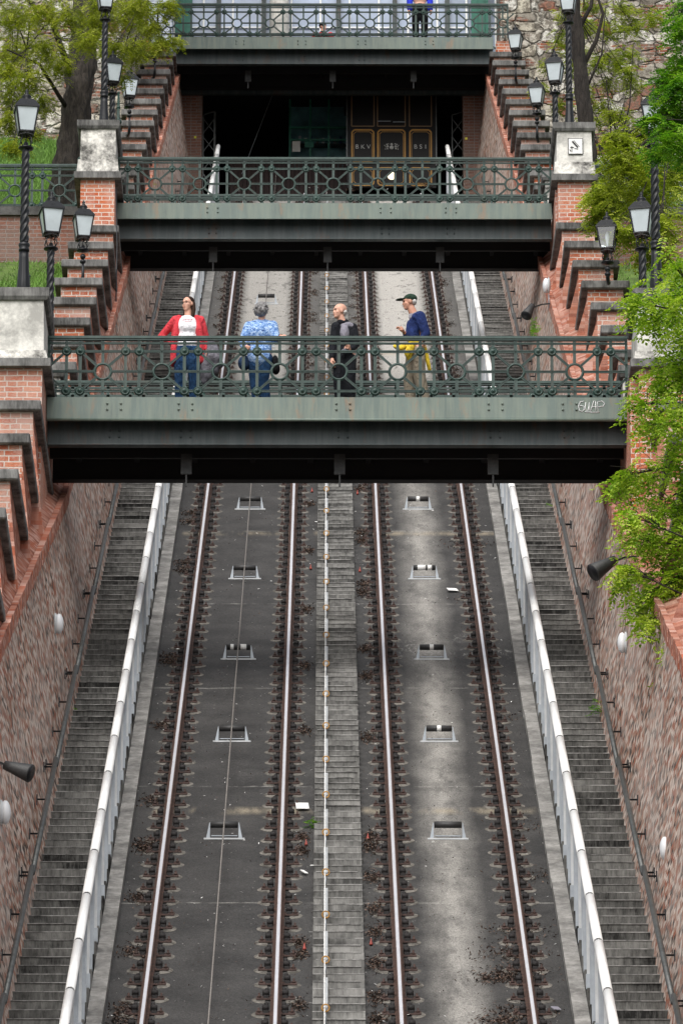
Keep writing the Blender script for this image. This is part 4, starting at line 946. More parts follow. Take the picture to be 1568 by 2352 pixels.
def twigs(b, root, blobs, rnd, r0=.03, sag=.1):
    root = [Vector(p) for p in root]
    for (x, y, z, rx, rz) in blobs:
        c = Vector((x, y, z)); p = min(root, key=lambda q: (q - c).length); m = (p + c) / 2 + Vector((rnd.uniform(-.1, .1), rnd.uniform(-.2, .2), sag + rnd.uniform(-.08, .08)))
        b.tube([p, m, c], [r0, r0 * .6, r0 * .3], 6)
        for _ in range(13):
            e = c + Vector((rnd.uniform(-1, 1) * rx, rnd.uniform(-.3, .3), rnd.uniform(-1, 1) * rz)) * 1.1; k = m.lerp(c, rnd.uniform(.3, 1))
            b.tube([k, k.lerp(e, .5) + Vector((0, 0, .04)), e], [r0 * .3, r0 * .2, r0 * .1], 4)
def tree(lab, base, trunk, rr, blobs, leafmat, nper, leaf, seed, bark='bark', roots=None, r0=.03, extra=None, pairs=5, droop=.5):
    rnd = random.Random(seed); t = thing('tree', lab, 'tree', base); o = Vector(base)
    b = MB(); pts = [Vector(p) - o for p in trunk]; fine = []; R = []
    for i in range(len(pts) - 1):
        for k in range(6): f = k / 6; fine.append(pts[i].lerp(pts[i + 1], f) + Vector((rnd.uniform(-.015, .015), rnd.uniform(-.015, .015), 0))); R.append((rr[i] * (1 - f) + rr[i + 1] * f) * rnd.uniform(.95, 1.05))
    fine.append(pts[-1]); R.append(rr[-1]); f2, r2 = [], []
    for i in range(len(fine) - 1):
        for k in range(4): f2.append(fine[i].lerp(fine[i + 1], k / 4)); r2.append(R[i] + (R[i + 1] - R[i]) * k / 4)
    b.tube(f2, r2, 40); axis = f2
    for i, v in enumerate(b.v):
        c_ = axis[min(i // 40, len(axis) - 1)]; q = Vector(v) - c_; q.z = 0
        s_ = 1 + .28 * noise.fractal(Vector((v[0] * 9, v[1] * 9, v[2] * 1.6)), 1.0, 2.2, 4)
        b.v[i] = (c_.x + q.x * s_, c_.y + q.y * s_, v[2])
    b.build('trunk', bark, t)
    b = MB(); bl = [(x - o.x, y - o.y, z - o.z, a, c) for x, y, z, a, c in blobs]
    rt = [Vector(p) - o for p in (roots or trunk)]; twigs(b, rt, bl, rnd, r0)
    if extra:
        for pts_, r_ in extra: b.tube([Vector(p) - o for p in pts_], [r_ * (1 - .7 * i / (len(pts_) - 1)) for i in range(len(pts_))], 7)
    b.build('branches', bark, t)
    V, F = frond_cloud(bl, nper, leaf, rnd, pairs, droop); cloud_mesh('crown', V, F, leafmat, t)
    return t
NEAR = [(4.3,68.7,26.78,0.23,0.33),(4.11,69.4,26.57,0.26,0.27),(4.36,69.0,26.06,0.23,0.3),(3.98,69.5,26.41,0.23,0.15),(4.28,69.6,25.86,0.28,0.27),(3.71,68.3,26.22,0.2,0.09),(4.31,68.1,26.17,0.17,0.23),(4.14,70.1,25.79,0.29,0.24),(3.77,68.7,24.96,0.2,0.13),(4.27,68.7,24.82,0.25,0.29),(4.04,70.5,25.29,0.23,0.15),(3.61,69.2,24.16,0.2,0.08),(3.95,70.1,24.53,0.26,0.18),(4.29,69.2,24.37,0.22,0.32),(4.08,69.6,23.9,0.34,0.22),(3.68,68.5,23.38,0.19,0.12),(3.79,69.6,23.43,0.2,0.15),(4.11,70.2,23.55,0.31,0.27),(4.36,69.4,23.4,0.17,0.35),(3.74,69.9,22.98,0.24,0.13),(4.07,69.7,22.75,0.28,0.18),(3.52,68.3,22.65,0.08,0.05),(3.82,69.9,22.67,0.2,0.12),(4.28,69.5,22.87,0.22,0.24),(3.84,68.8,22.08,0.19,0.09),(4.21,68.2,21.6,0.14,0.12),(4.38,70.2,21.37,0.16,0.13),(4.18,69.2,21.45,0.07,0.06),(4.46,69.8,25.64,0.17,0.3),(3.61,70.2,24.39,0.1,0.05),(4.43,69.8,24.02,0.14,0.36)]
MID = [(5.0,92.0,37.34,0.38,0.4),(4.8,93.2,37.24,0.35,0.28),(5.4,92.5,36.89,0.57,0.44),(5.93,93.4,37.66,0.31,0.49),(4.65,93.5,36.87,0.23,0.23),(5.02,91.3,35.78,0.41,0.22),(5.61,91.1,35.79,0.37,0.32),(5.34,94.3,38.77,0.35,0.25),(4.94,92.0,37.78,0.23,0.16),(5.5,91.9,35.56,0.38,0.24),(4.62,95.0,37.8,0.16,0.15),(5.36,92.9,37.61,0.38,0.32),(4.97,94.3,37.35,0.31,0.25)]
FAR = [(4.79,74.8,32.72,0.19,0.33),(4.84,75.3,32.32,0.22,0.39),(4.63,75.0,31.77,0.28,0.29),(4.87,75.4,31.56,0.25,0.33),(4.62,75.4,31.7,0.16,0.14),(4.34,74.5,31.2,0.09,0.05),(4.64,74.4,30.85,0.31,0.23),(4.7,75.7,31.57,0.22,0.16),(4.78,74.8,31.8,0.22,0.26),(4.85,74.8,30.86,0.15,0.26),(4.55,76.0,31.27,0.25,0.13),(4.62,75.2,32.11,0.12,0.16),(4.95,75.7,33.39,0.13,0.2)]
LEFTC = [(-6.38,104.2,45.14,0.43,0.41),(-5.9,105.7,45.87,0.44,0.37),(-5.29,104.8,45.41,0.35,0.37),(-4.77,106.0,45.81,0.4,0.37),(-4.21,106.1,45.95,0.35,0.37),(-3.62,103.3,44.59,0.3,0.32),(-3.28,103.1,44.9,0.26,0.23),(-6.55,107.2,45.62,0.4,0.38),(-5.77,104.3,44.53,0.39,0.32),(-6.1,104.2,43.83,0.39,0.32),(-6.62,108.0,44.98,0.31,0.33),(-6.5,105.4,43.37,0.26,0.28),(-5.65,107.2,45.33,0.31,0.28),(-4.43,105.4,44.98,0.39,0.23),(-4.07,106.2,45.22,0.31,0.23),(-6.31,103.8,42.23,0.26,0.16),(-4.37,106.2,44.78,0.22,0.32),(-3.89,107.3,45.83,0.31,0.21),(-5.87,105.6,43.9,0.26,0.23),(-3.25,106.7,45.67,0.27,0.09),(-3.5,106.4,45.47,0.22,0.23),(-4.86,103.3,44.27,0.34,0.23),(-6.14,106.8,43.75,0.22,0.13),(-6.6,106.0,44.74,0.22,0.28),(-4.58,104.5,45.55,0.44,0.18),(-3.84,103.2,44.98,0.43,0.18)]
SAP = [(5.07,116.6,49.81,0.24,0.41),(5.28,117.1,49.38,0.24,0.31),(5.62,116.8,50.21,0.29,0.31),(6.17,117.2,50.36,0.39,0.31),(6.35,117.2,49.44,0.29,0.26),(6.5,116.3,49.38,0.39,0.2),(5.52,116.2,48.41,0.24,0.3),(5.97,117.5,48.63,0.29,0.21),(4.77,116.6,49.19,0.19,0.2),(4.57,116.6,48.66,0.21,0.16),(5.51,117.8,49.99,0.29,0.23),(6.05,117.0,49.54,0.34,0.26),(6.17,117.5,49.15,0.29,0.23),(6.62,117.0,48.92,0.29,0.26),(5.08,117.2,48.5,0.21,0.18),(5.62,116.4,47.78,0.29,0.22),(6.34,117.2,48.29,0.34,0.26),(6.68,117.6,50.54,0.39,0.31),(7.14,117.0,50.52,0.39,0.31),(6.48,117.4,50.88,0.39,0.21),(5.79,117.3,50.93,0.34,0.15),(5.16,116.3,50.32,0.29,0.2),(6.04,117.4,47.64,0.29,0.18)]

tree('bright lime locust tree whose drooping branches hang over the right wall', (6.4, 70.0, 21.9), [(6.4, 70, 21.9), (6.1, 70, 24.8), (5.4, 69.8, 26.8)], (.22, .18, .12), [(x + .10, y, z, a * 1.2, c * 1.3) for x, y, z, a, c in NEAR], 'leaf_lime', 78, .068, 1,
     roots=[(5.1, 69.6, 23.1), (5.0, 69.5, 24.2), (5.05, 69.7, 25.1), (5.0, 69.6, 22.0), (4.9, 69.6, 26.1), (5.0, 69, 20.6)], r0=.020,
     extra=[([(6.3, 70, 23), (5.6, 69.8, 23.8), (5.1, 69.6, 23.1), (5.0, 69.5, 22.0), (5.0, 69, 20.6)], .07), ([(6.1, 70, 25), (5.5, 69.7, 25), (5.05, 69.7, 25.1), (4.9, 69.6, 26.1)], .07), ([(6.2, 70, 24), (5.6, 69.6, 24.1), (5.0, 69.5, 24.2)], .06)], droop=.8)
tree('soft yellow-green tree beside the cream pedestal, behind the bare twisted lamp post', (7.2, 94, 37.0), [(7.2, 94, 35), (6.9, 94, 39), (6.3, 93.5, 41.5)], (.2, .16, .1), [(x, y, z, a * 1.1, c * 1.1) for x, y, z, a, c in MID], 'leaf_yellow', 150, .066, 2,
     roots=[(6.2, 93, 39.5), (6.0, 93, 38.6), (6.1, 93, 40.4)], r0=.02, extra=[([(6.9, 94, 39), (6.2, 93, 39.5), (5.6, 93, 39.2)], .05), ([(6.9, 94, 38.6), (6.0, 93, 38.6), (5.3, 93, 38.2)], .05)])
tree('dense bright green tree filling the upper right corner', (6.4, 75.4, 24.6), [(6.4, 75.4, 24.4), (6.2, 75.4, 28.5), (5.7, 75.3, 31.5)], (.2, .16, .08), [(x + .10, y, z, a * 1.05, c * 1.1) for x, y, z, a, c in FAR], 'leaf_green', 165, .052, 3,
     roots=[(5.5, 75.2, 31), (5.4, 75.2, 31.9), (5.5, 75.2, 30.4)], r0=.014)
tree('big rough-barked tree leaning over the grass bank at the upper left, spring leaves', (-5.45, 108, 40.4), [(-5.62, 108, 40.2), (-5.46, 108, 42.3), (-5.36, 108, 43.9), (-5.22, 108, 45.2), (-5.12, 108, 46.6), (-5.2, 108, 48.2)], (.46, .36, .31, .29, .27, .2), [(x, y, z, a * 1.15, c * 1.15) for x, y, z, a, c in LEFTC], 'leaf_spring', 230, .040, 4, 'bark',
     roots=[(-5.0, 107.5, 46.8), (-5.3, 107.5, 46.2), (-5.9, 107, 46.6), (-6.4, 106.5, 46.0), (-4.4, 106, 46.4), (-6.2, 106, 45.2), (-3.9, 106, 46.2)], r0=.018,
     extra=[([(-5.3, 108, 45.2), (-5.8, 107.2, 46.4), (-6.6, 106, 46.6)], .08), ([(-5.0, 108, 46.0), (-4.4, 106.5, 46.9), (-3.6, 106, 46.5)], .06), ([(-5.4, 108, 44.6), (-6.0, 107, 45.3), (-6.6, 106, 45.2)], .05)], droop=.7)
tree('slender dark tree trunk standing behind the tall right lamp, nearly leafless', (5.42, 112, 43.0), [(5.55, 112, 42.0), (5.40, 112, 45.3), (5.30, 112, 46.6), (5.12, 112, 48.6), (5.05, 112, 50.5)], (.16, .155, .15, .15, .12), SAP, 'leaf_yellow', 110, .048, 6, 'bark_dark', r0=.012,
     extra=[([(5.25, 112, 47.2), (5.6, 112, 47.9), (5.75, 112, 48.5), (5.4, 112, 49.8)], .06), ([(5.15, 112, 48.0), (5.5, 112, 48.7), (5.6, 112, 49.6)], .06), ([(5.3, 112, 46.6), (5.7, 111.8, 47.5), (5.8, 111.8, 48.6)], .03),
            ([(5.35, 112, 45.8), (5.9, 112, 45.2), (6.3, 112, 44.6)], .025), ([(5.4, 112, 45.2), (5.8, 112, 44.6), (6.1, 112, 43.6)], .03)])
tree('thin forked sapling in front of the right castle wall', (6.35, 114, 44.2), [(6.4, 114, 43.4), (6.25, 114, 45.2), (6.1, 114, 46.6)], (.05, .045, .03), [(5.7, 114, 48.2, .2, .15), (6.4, 114, 48.0, .25, .2), (6.0, 114, 47.0, .3, .2)], 'leaf_yellow', 110, .042, 7, 'bark_dark', r0=.012,
     extra=[([(6.25, 114, 45.2), (6.0, 114, 46.4), (5.9, 114, 47.8)], .03), ([(6.15, 114, 46.2), (6.4, 114, 47.2), (6.5, 114, 48.6)], .025), ([(6.3, 114, 44.8), (5.8, 114, 46.0), (5.5, 114, 47.0)], .03)])
# dry seed pods among the branches
def small_plant(loc, r, n, lab, mat='leaf_green', leaf=.035):
    V, F = frond_cloud([(0, 0, 0, r[0], r[1])], n, leaf, random.Random(int(abs(loc[0] * 100)) + n), 3, .2)
    tag(cloud_mesh('wall_plant', V, F, mat, None), lab, 'weed').location = loc
small_plant((3.72, 99.5, 36.9), (.07, .26), 120, 'tuft of dark leaves growing from the right wall above the lowest footbridge')
small_plant((3.66, 92.8, 31.25), (.05, .12), 60, 'green weed on the right stairs just under the lowest footbridge')
small_plant((3.66, 77.3, 23.35), (.06, .14), 60, 'green weed at the foot of the right wall halfway down')
small_plant((-.34, 71.9, 20.25), (.04, .13), 50, 'small green weed against the middle stairs, left side')
small_plant((-3.7, 77.8, 23.4), (.05, .10), 30, 'tiny weed at the foot of the left wall')
small_plant((-4.05, 118, 46.9), (.12, .3), 40, 'yellowish weeds on the upper left wall ledge', 'leaf_yellow')

# grass blades on the banks (uncountable)
rnd = random.Random(21); V, F = [], []
def blades(n, xr, yr, zf, hgt):
    for _ in range(n):
        x = rnd.uniform(*xr); y = rnd.uniform(*yr); z = zf(x, y) - .02; h = hgt * rnd.uniform(.5, 1.3); a = rnd.uniform(0, pi); wx, wy = .010 * cos(a), .010 * sin(a); lx, ly = rnd.gauss(0, .35) * h, rnd.gauss(0, .3) * h
        o = len(V); V.extend([Vector((x - wx, y - wy, z)), Vector((x + wx, y + wy, z)), Vector((x + wx * .7 + lx * .4, y + wy + ly * .4, z + h * .6)), Vector((x - wx * .7 + lx * .4, y - wy + ly * .4, z + h * .6)), Vector((x + lx, y + ly, z + h))])
        F.extend([(o, o + 1, o + 2, o + 3), (o + 3, o + 2, o + 4)])
blades(30000, (-8.2, -4.98), (86, 103), lambda x, y: tz(y) + 3.0, .16)
blades(34000, (-8.4, -4.98), (107.4, 122.5), lambda x, y: tz(y) + 3.0, .2)
blades(7000, (-8.0, -4.98), (104.5, 107.5), lambda x, y: 40.45, .2)
blades(8000, (4.98, 7.5), (86, 119), lambda x, y: tz(y) + 3.0, .2)
tag(cloud_mesh('grass', V, F, 'bladelight'), kind='stuff')

# ---- leaf litter and grit on the track bed (uncountable)
rnd = random.Random(5); V, F = [], []
def flake(x, y, s, lift=.01):
    a = rnd.uniform(0, 2 * pi); n = Vector((rnd.gauss(0, .5), rnd.gauss(0, .5), 1)).normalized(); u = n.cross(Vector((cos(a), sin(a), 0))).normalized(); v = n.cross(u)
    c = Vector((x, y, tz(y) + lift)); o = len(V); l, w_ = s * rnd.uniform(.6, 1.6), s * rnd.uniform(.15, .5)
    V.extend([c - u * l, c + v * w_ + n * .006, c + u * l, c - v * w_]); F.append((o, o + 1, o + 2, o + 3))
def heap(x, y, rx, ry, n):
    for _ in range(int(n * 1.7)):
        px = rnd.gauss(x, rx * .5); py = rnd.gauss(y, ry * .5)
        if abs(px) < .33: px = math.copysign(.34 + rnd.random() * .06, x)
        if abs(px) > 2.66: px = math.copysign(2.64, px)
        flake(px, py, .024, .012 + abs(rnd.gauss(0, .014)))
for y in (60.6, 63.2, 63.9, 66.3, 68.3, 70.7, 71.1, 73.4, 77.6, 81.6, 82.0, 88.0, 88.7, 92.2, 93.0): heap(-2.47, y + rnd.uniform(-.2, .2), .17, .30, 110)
for y in (61.2, 63.9, 66.0, 66.5, 70.7, 71.4, 77.2, 81.3, 85.2, 89.8, 93.8): heap(-.45, y, .10, .26, 90)
for y in (60.6, 61.8, 63.3, 64.2, 65.6, 66.9, 68.0, 69.4, 70.9, 71.4, 76.8, 80.6, 82.4, 86.5, 87.1, 90.6, 91.3, 95.2): heap(.45, y, .12, .33, 120)
for y, n in ((59.8, 300), (61.0, 420), (62.6, 420), (63.6, 200), (65.1, 300), (66.0, 220), (67.0, 140), (69.5, 90), (72, 60), (78, 40), (86.0, 50), (90.3, 120)): heap(2.22 + rnd.uniform(-.2, .2), y, .40, .40, n)
for y, n in ((60.2, 200), (61.4, 300), (63.3, 160), (65.0, 130)): heap(1.85, y, .35, .22, n)
for y in [100 + 1.7 * k for k in range(22)]:
    for x in (-2.45, -.45, .47, 2.45): heap(x, y + rnd.uniform(-.8, .8), .13, .35, 45)
for _ in range(2600): y = 58 + 80 * rnd.random() ** 1.3; flake(rnd.uniform(-2.6, 2.6), y, .014)
tag(cloud_mesh('leaf_litter', V, F, 'leaf_dry'), kind='stuff')
V, F = [], []
for _ in range(1100): flake(rnd.choice((-2.4, -.46, .47, 2.4, 1.4, -1.4)) + rnd.gauss(0, .2), 58 + 78 * rnd.random() ** 1.3, .016, .022)
V = [v if abs(v.x) > .33 else Vector((v.x + .5, v.y, v.z)) for v in V]
tag(cloud_mesh('paper_scraps', V, F, 'paper'), kind='stuff')
def slab(name, x, y, w_, d, mat, lab, cat, rz=0):
    b = MB(); b.add([(i * w_, j * d, j * d * SL + k) for k in (0.01, .02) for i, j in ((-.5, -.5), (.5, -.5), (.5, .5), (-.5, .5))], [(0, 3, 2, 1), (4, 5, 6, 7), (0, 1, 5, 4), (1, 2, 6, 5), (2, 3, 7, 6), (3, 0, 4, 7)])
    tag(b.build(name, mat, None, (x, y, tz(y) + .03), rz), lab, cat)
slab('sheet_of_paper', -.46, 72.9, .17, .28, 'paper', 'clean white sheet lying left of the middle stairs', 'paper', .05)
slab('paper_scrap', -.42, 69.6, .05, .12, 'paper', 'crumpled white scrap near the middle stairs, below the white sheet', 'litter', .5)
slab('plastic_bag', 1.87, 86.6, .16, .15, 'paper', 'pale plastic scrap on the right track near the outer rail', 'litter', .2)
slab('plastic_scrap', 2.5, 63.7, .09, .10, 'greypanel', 'bluish plastic scrap among dead leaves by the right rail', 'litter', .3)
for i, (x, y, s_) in enumerate(((-.40, 71.0, 'left of the middle stairs beside dead leaves, third from the bottom'), (-.40, 66.2, 'left of the middle stairs, lowest on that side'), (-.40, 88.3, 'left of the middle stairs, second below the footbridge'), (.40, 71.3, 'right of the middle stairs, upper of the two lowest'), (.40, 66.4, 'right of the middle stairs, lowest on that side'), (.40, 88.1, 'right of the middle stairs, second below the footbridge'), (-.40, 94.9, 'left of the middle stairs, right under the footbridge'), (.40, 94.7, 'right of the middle stairs, right under the footbridge'))):
    b = MB(); b.lathe([(.022, -.01), (.022, .005), (.008, .05), (.003, .075)], n=8); tag(b.build('marker_cone', 'redbit', None, (x, y, tz(y) + .02)), 'small red plastic marker ' + s_, 'marker', 'small red markers')

# ============================================================ PEOPLE
def limb(b, pts, rr, n=12):
    for (p, q), (r, s) in zip(zip(pts, pts[1:]), zip(rr, rr[1:])):
        b.tube([p, q], [r, s], n); b.ball(p, r, n, 8); b.ball(q, s, n, 8)
def fuse(name, b, mat, parent, voxel=.011, loc=None, smooth=3):
    me = b.mesh(name + '_tmp', mat); o = bpy.data.objects.new(name + '_tmp', me); COL.objects.link(o)
    m = o.modifiers.new('r', 'REMESH'); m.mode = 'VOXEL'; m.voxel_size = voxel; m.use_smooth_shade = True
    m2 = o.modifiers.new('s', 'SMOOTH'); m2.factor = .5; m2.iterations = smooth
    bpy.context.view_layer.update()
    me2 = bpy.data.meshes.new_from_object(o.evaluated_get(bpy.context.evaluated_depsgraph_get())); COL.objects.unlink(o)
    if not len(me2.materials): me2.materials.append(M[mat] if isinstance(mat, str) else mat)
    return link(name, me2, parent, loc or (0, 0, 0))
def frame_at(c, yaw, pitch=0.0):
    """yaw 0 faces the camera, positive turns towards image left; returns f(r, f, u) -> point"""
    c = Vector(c); fw = Vector((-sin(yaw), -cos(yaw), -sin(pitch))).normalized(); rt = Vector((cos(yaw), -sin(yaw), 0)); up = rt.cross(fw) * -1
    if up.z < 0: up = -up
    return lambda a, f_, u: c + rt * a + fw * f_ + up * u
def oell(b, T, c, r, n=16, m=11):       # ellipsoid in a head frame: c = (right, forward, up), r likewise
    P, F = [], []
    k = MB(); k.ball((0, 0, 0), 1, n, m)
    b.add([T(c[0] + v[0] * r[0], c[1] + v[1] * r[1], c[2] + v[2] * r[2]) for v in k.v], k.f, True)
def add_head(b, T, male=False):
    oell(b, T, (0, -.012, .035), (.074, .092, .082)); oell(b, T, (0, .030, -.03), (.058, .056, .080)); oell(b, T, (0, .050, -.085), (.034, .034, .026))
    oell(b, T, (0, .085, -.022), (.013, .022, .016)); oell(b, T, (0, .080, .0), (.009, .013, .026)); oell(b, T, (0, .075, -.060), (.024, .016, .008)); oell(b, T, (0, .074, .030), (.050, .018, .012))
    for g in (-1, 1): oell(b, T, (g * .074, -.008, -.005), (.010, .020, .032)); oell(b, T, (g * .040, .052, -.025), (.022, .022, .022))
def face_bits(T, o, brow='brownhair'):
    b = MB()
    for g in (-1, 1): oell(b, T, (g * .030, .075, .010), (.012, .008, .006), 8, 6)
    b.build('eyes', 'inkline', o)
    b = MB()
    for g in (-1, 1): oell(b, T, (g * .031, .084, .030), (.018, .006, .004), 8, 6)
    b.build('eyebrows', brow, o)
    b = MB(); oell(b, T, (0, .090, -.060), (.020, .006, .0045), 8, 6); b.build('lips', 'lips', o)
M['lips'] = simple('lips', (0.42, 0.13, 0.11), .5)
def add_hand(b, wrist, d, up, side=1, curl=.5, s=1.0):
    """d: pointing direction, up: back-of-hand normal; the thumb leaves the side of the palm"""
    w = Vector(wrist); d = Vector(d).normalized(); up = Vector(up); up = (up - d * up.dot(d)).normalized(); sd_ = d.cross(up) * side
    b.tube([w, w + d * .03 * s, w + d * .055 * s, w + d * .085 * s], [.024 * s, .032 * s, .036 * s, .034 * s], 10); 
    T = lambda a, f_, u: w + sd_ * a * s + d * f_ * s + up * u * s
    oell(b, T, (0, .048, 0), (.040, .048, .016), 12, 8)
    for i, ln in enumerate((.068, .078, .073, .058)):
        a = -.030 + .020 * i; p = T(a, .082, 0); q = p; ang = curl * .35; r = .0095 * s
        for j, k in enumerate((.45, .32, .23)):
            dd = d * cos(ang) - up * sin(ang); q2 = q + dd * ln * k * s; b.tube([q, q2], [r, r * .92], 8); b.ball(q2, r * .92, 8, 6); q = q2; r *= .92; ang += curl * .9
    p = T(-.036, .025, -.004); q = p + (d * .6 - sd_ * .75 - up * .3 * curl).normalized() * .036 * s; e = q + (d * .9 - sd_ * .15 - up * curl * .6).normalized() * .034 * s
    b.tube([p, q, e], [.013 * s, .011 * s, .009 * s], 8); b.ball(e, .009 * s, 8, 6)
def person(label, loc, rz=0.0, skin='skin'):
    return dict(label=label, loc=loc, skin=skin)
def finish(P, b, voxel=.0085):
    o = fuse('person', b, P['skin'], None, voxel, P['loc'], 2); tag(o, P['label'], 'person'); return o
DZ = 28.278
def shoe(b, c, yaw):
    T = frame_at(c, yaw); oell(b, T, (0, .05, .04), (.045, .13, .045)); oell(b, T, (0, -.03, .06), (.042, .06, .06))

# --- woman in a red cardigan, hand on hip, facing us and looking to the left
Pn = person('woman in red open cardigan and white printed top, hand on hip, looking left', (-2.19, 78.66, DZ))
yaw = .62; T = frame_at((0, 0, 1.625), yaw, .05); b = MB(); add_head(b, T)
limb(b, [(0.01, .02, 1.42), (0, .01, 1.54)], [.058, .052]); b.ball((0, 0, 1.25), (.14, .085, .20), 16, 10); b.ball((0, 0, .98), (.13, .085, .18), 16, 10)
sR, eR, wR = (-.185, .02, 1.385), (-.40, .10, 1.14), (-.205, -.03, 1.00)
sL, eL, wL = (.19, .02, 1.385), (.275, .07, 1.10), (.30, -.06, .86)
limb(b, [sR, eR, wR], [.05, .04, .028]); limb(b, [sL, eL, wL], [.05, .04, .028])
for g in (-1, 1): limb(b, [(g * .09, 0, .92), (g * .10, 0, .50), (g * .10, .02, .09)], [.09, .06, .04])
add_hand(b, wR, (.75, -.35, -.45), (-.3, -1, .3), 1, .6); add_hand(b, wL, (.05, -.1, -1), (1, 0, 0), -1, .9)
o = finish(Pn, b); face_bits(T, o)
b = MB(); b.ball((0, -.005, 1.26), (.175, .125, .19), 18, 12); b.ball((0, -.03, 1.24), (.155, .125, .10), 18, 12); b.ball((0, 0, 1.06), (.175, .135, .16), 18, 12); b.ball((0, -.01, .97), (.18, .135, .09), 18, 12); limb(b, [(-.12, .02, 1.385), (0, .02, 1.41), (.12, .02, 1.385)], [.052, .058, .052]); fuse('white_top', b, 'white_cotton', o, .014)
b = MB()
for k, (x, z) in enumerate(((-.07, 1.335), (-.05, 1.325), (-.03, 1.34), (-.01, 1.33), (.01, 1.34), (.03, 1.33), (.05, 1.34), (.07, 1.335))): b.tube([(x - .011, -.155 + abs(x) * .25, z - .010), (x, -.158 + abs(x) * .25, z + .012 * (1 if k % 2 else -1)), (x + .011, -.155 + abs(x) * .25, z + .006)], .0035, 4)
b.tube([(-.04, -.158, 1.305), (0, -.162, 1.298), (.05, -.157, 1.306)], .003, 4); b.build('red_script', 'redscript', o)
b = MB(); limb(b, [sR, eR, (-.23, -.0, 1.02)], [.066, .054, .044]); limb(b, [sL, eL, (.30, -.04, .92)], [.066, .054, .044])
for g in (-1, 1):      # two open fronts hanging from the shoulders
    limb(b, [(g * .13, .0, 1.40), (g * .165, -.055, 1.20), (g * .195, -.06, .96), (g * .205, -.05, .72)], [.060, .055, .048, .050]); limb(b, [(g * .16, .05, 1.38), (g * .19, .06, 1.1), (g * .20, .07, .72)], [.06, .06, .055])
b.ball((0, .08, 1.28), (.19, .075, .18), 16, 10); b.ball((0, .10, .98), (.20, .07, .27), 16, 10); limb(b, [(-.12, .04, 1.42), (0, .07, 1.45), (.12, .04, 1.42)], [.035, .035, .035])
c1 = fuse('cardigan', b, 'red_knit', o, .013)
b = MB(); b.ball((0, .0, .93), (.185, .135, .12), 18, 12)
for g in (-1, 1): limb(b, [(g * .092, 0, .88), (g * .105, -.01, .50), (g * .105, .02, .07)], [.115, .088, .072])
fuse('jeans', b, 'jeans', o, .014)
b = MB(); shoe(b, (-.11, .0, 0), .1); shoe(b, (.11, .0, 0), -.2); fuse('shoes', b, 'blackstrap', o, .012)
b = MB(); oell(b, T, (0, -.03, .052), (.083, .090, .078)); oell(b, T, (0, -.065, -.01), (.078, .060, .09)); limb(b, [T(.065, -.045, .02), T(.085, -.03, -.09), T(.085, -.0, -.19), T(.08, .01, -.25)], [.03, .032, .030, .016]); limb(b, [T(-.06, -.05, .0), T(-.075, -.04, -.10), T(-.085, .01, -.20), T(-.085, .02, -.24)], [.03, .03, .026, .014]); fuse('hair', b, 'brownhair', o, .009)
b = MB()
for g in (-1, 1):
    pts = [T(g * .031 + .019 * cos(a), .098, .006 + .013 * sin(a)) for a in [2 * pi * k / 12 for k in range(13)]]; b.tube(pts, .0016, 4)
    b.tube([T(g * .05, .096, .010), T(g * .078, .0, .008)], .0016, 4)
b.tube([T(-.012, .100, .009), T(.012, .100, .009)], .0016, 4); b.build('glasses', 'inkline', o)
# folded grey jacket over her arm: a separate thing
b = MB(); limb(b, [(0, 0, .25), (.02, -.02, .05), (-.03, 0, -.25)], [.06, .085, .075]); limb(b, [(.05, .02, .24), (.10, -.03, .02), (.07, 0, -.16)], [.05, .065, .06]); limb(b, [(-.05, .03, .12), (-.09, 0, -.10), (-.09, 0, -.33)], [.05, .06, .05]); limb(b, [(.12, -.02, .08), (.15, -.02, -.08)], [.03, .05])
j = fuse('folded_jacket', b, 'greyjacket', None, .013, (-1.85, 78.62, DZ + .74)); tag(j, 'grey and dark blue folded jacket hanging from the arm of the woman in red', 'jacket')

# --- woman with grey hair seen from behind, hand on the railing
Pn = person('grey-haired woman seen from behind in a blue patterned blouse, hand on the railing', (-1.10, 78.72, DZ), skin='skin')
T = frame_at((0, -.03, 1.53), pi + .25, .15); b = MB(); add_head(b, T)
limb(b, [(0, .0, 1.34), (0, -.02, 1.46)], [.055, .05]); b.ball((-.02, 0, 1.18), (.13, .08, .18), 16, 10); b.ball((-.03, 0, .92), (.12, .08, .18), 16, 10)
sR, eR, wR = (.165, -.01, 1.31), (.215, -.04, 1.08), (.285, -.36, 1.02); sL, eL, wL = (-.19, 0, 1.30), (-.27, -.04, 1.04), (-.24, -.20, .90)
limb(b, [sR, eR, wR], [.05, .04, .027]); limb(b, [sL, eL, wL], [.05, .04, .027])
limb(b, [(-.10, 0, .86), (-.10, .02, .48), (-.06, .03, .08)], [.09, .06, .04]); limb(b, [(.06, 0, .86), (.02, -.02, .48), (.09, .0, .08)], [.09, .06, .04])
add_hand(b, (.285, -.37, 1.005), (.85, -.45, -.12), (0, .15, 1), -1, .75); add_hand(b, wL, (.3, -.8, -.3), (-1, 0, .3), 1, .5)
o = finish(Pn, b)
b = MB(); b.ball((-.015, 0, 1.22), (.195, .13, .17), 18, 12); b.ball((-.02, .01, 1.02), (.175, .13, .20), 18, 12); b.ball((-.03, .01, .80), (.195, .155, .17), 18, 12); b.ball((-.02, .02, .92), (.18, .145, .14), 18, 12); limb(b, [(-.15, 0, 1.32), (0, 0, 1.36), (.14, 0, 1.32)], [.062, .066, .062])
limb(b, [sR, eR, (.255, -.24, 1.035)], [.078, .066, .050]); limb(b, [sL, eL, (-.245, -.17, .92)], [.078, .072, .055]); fuse('blouse', b, 'blouse', o, .013)
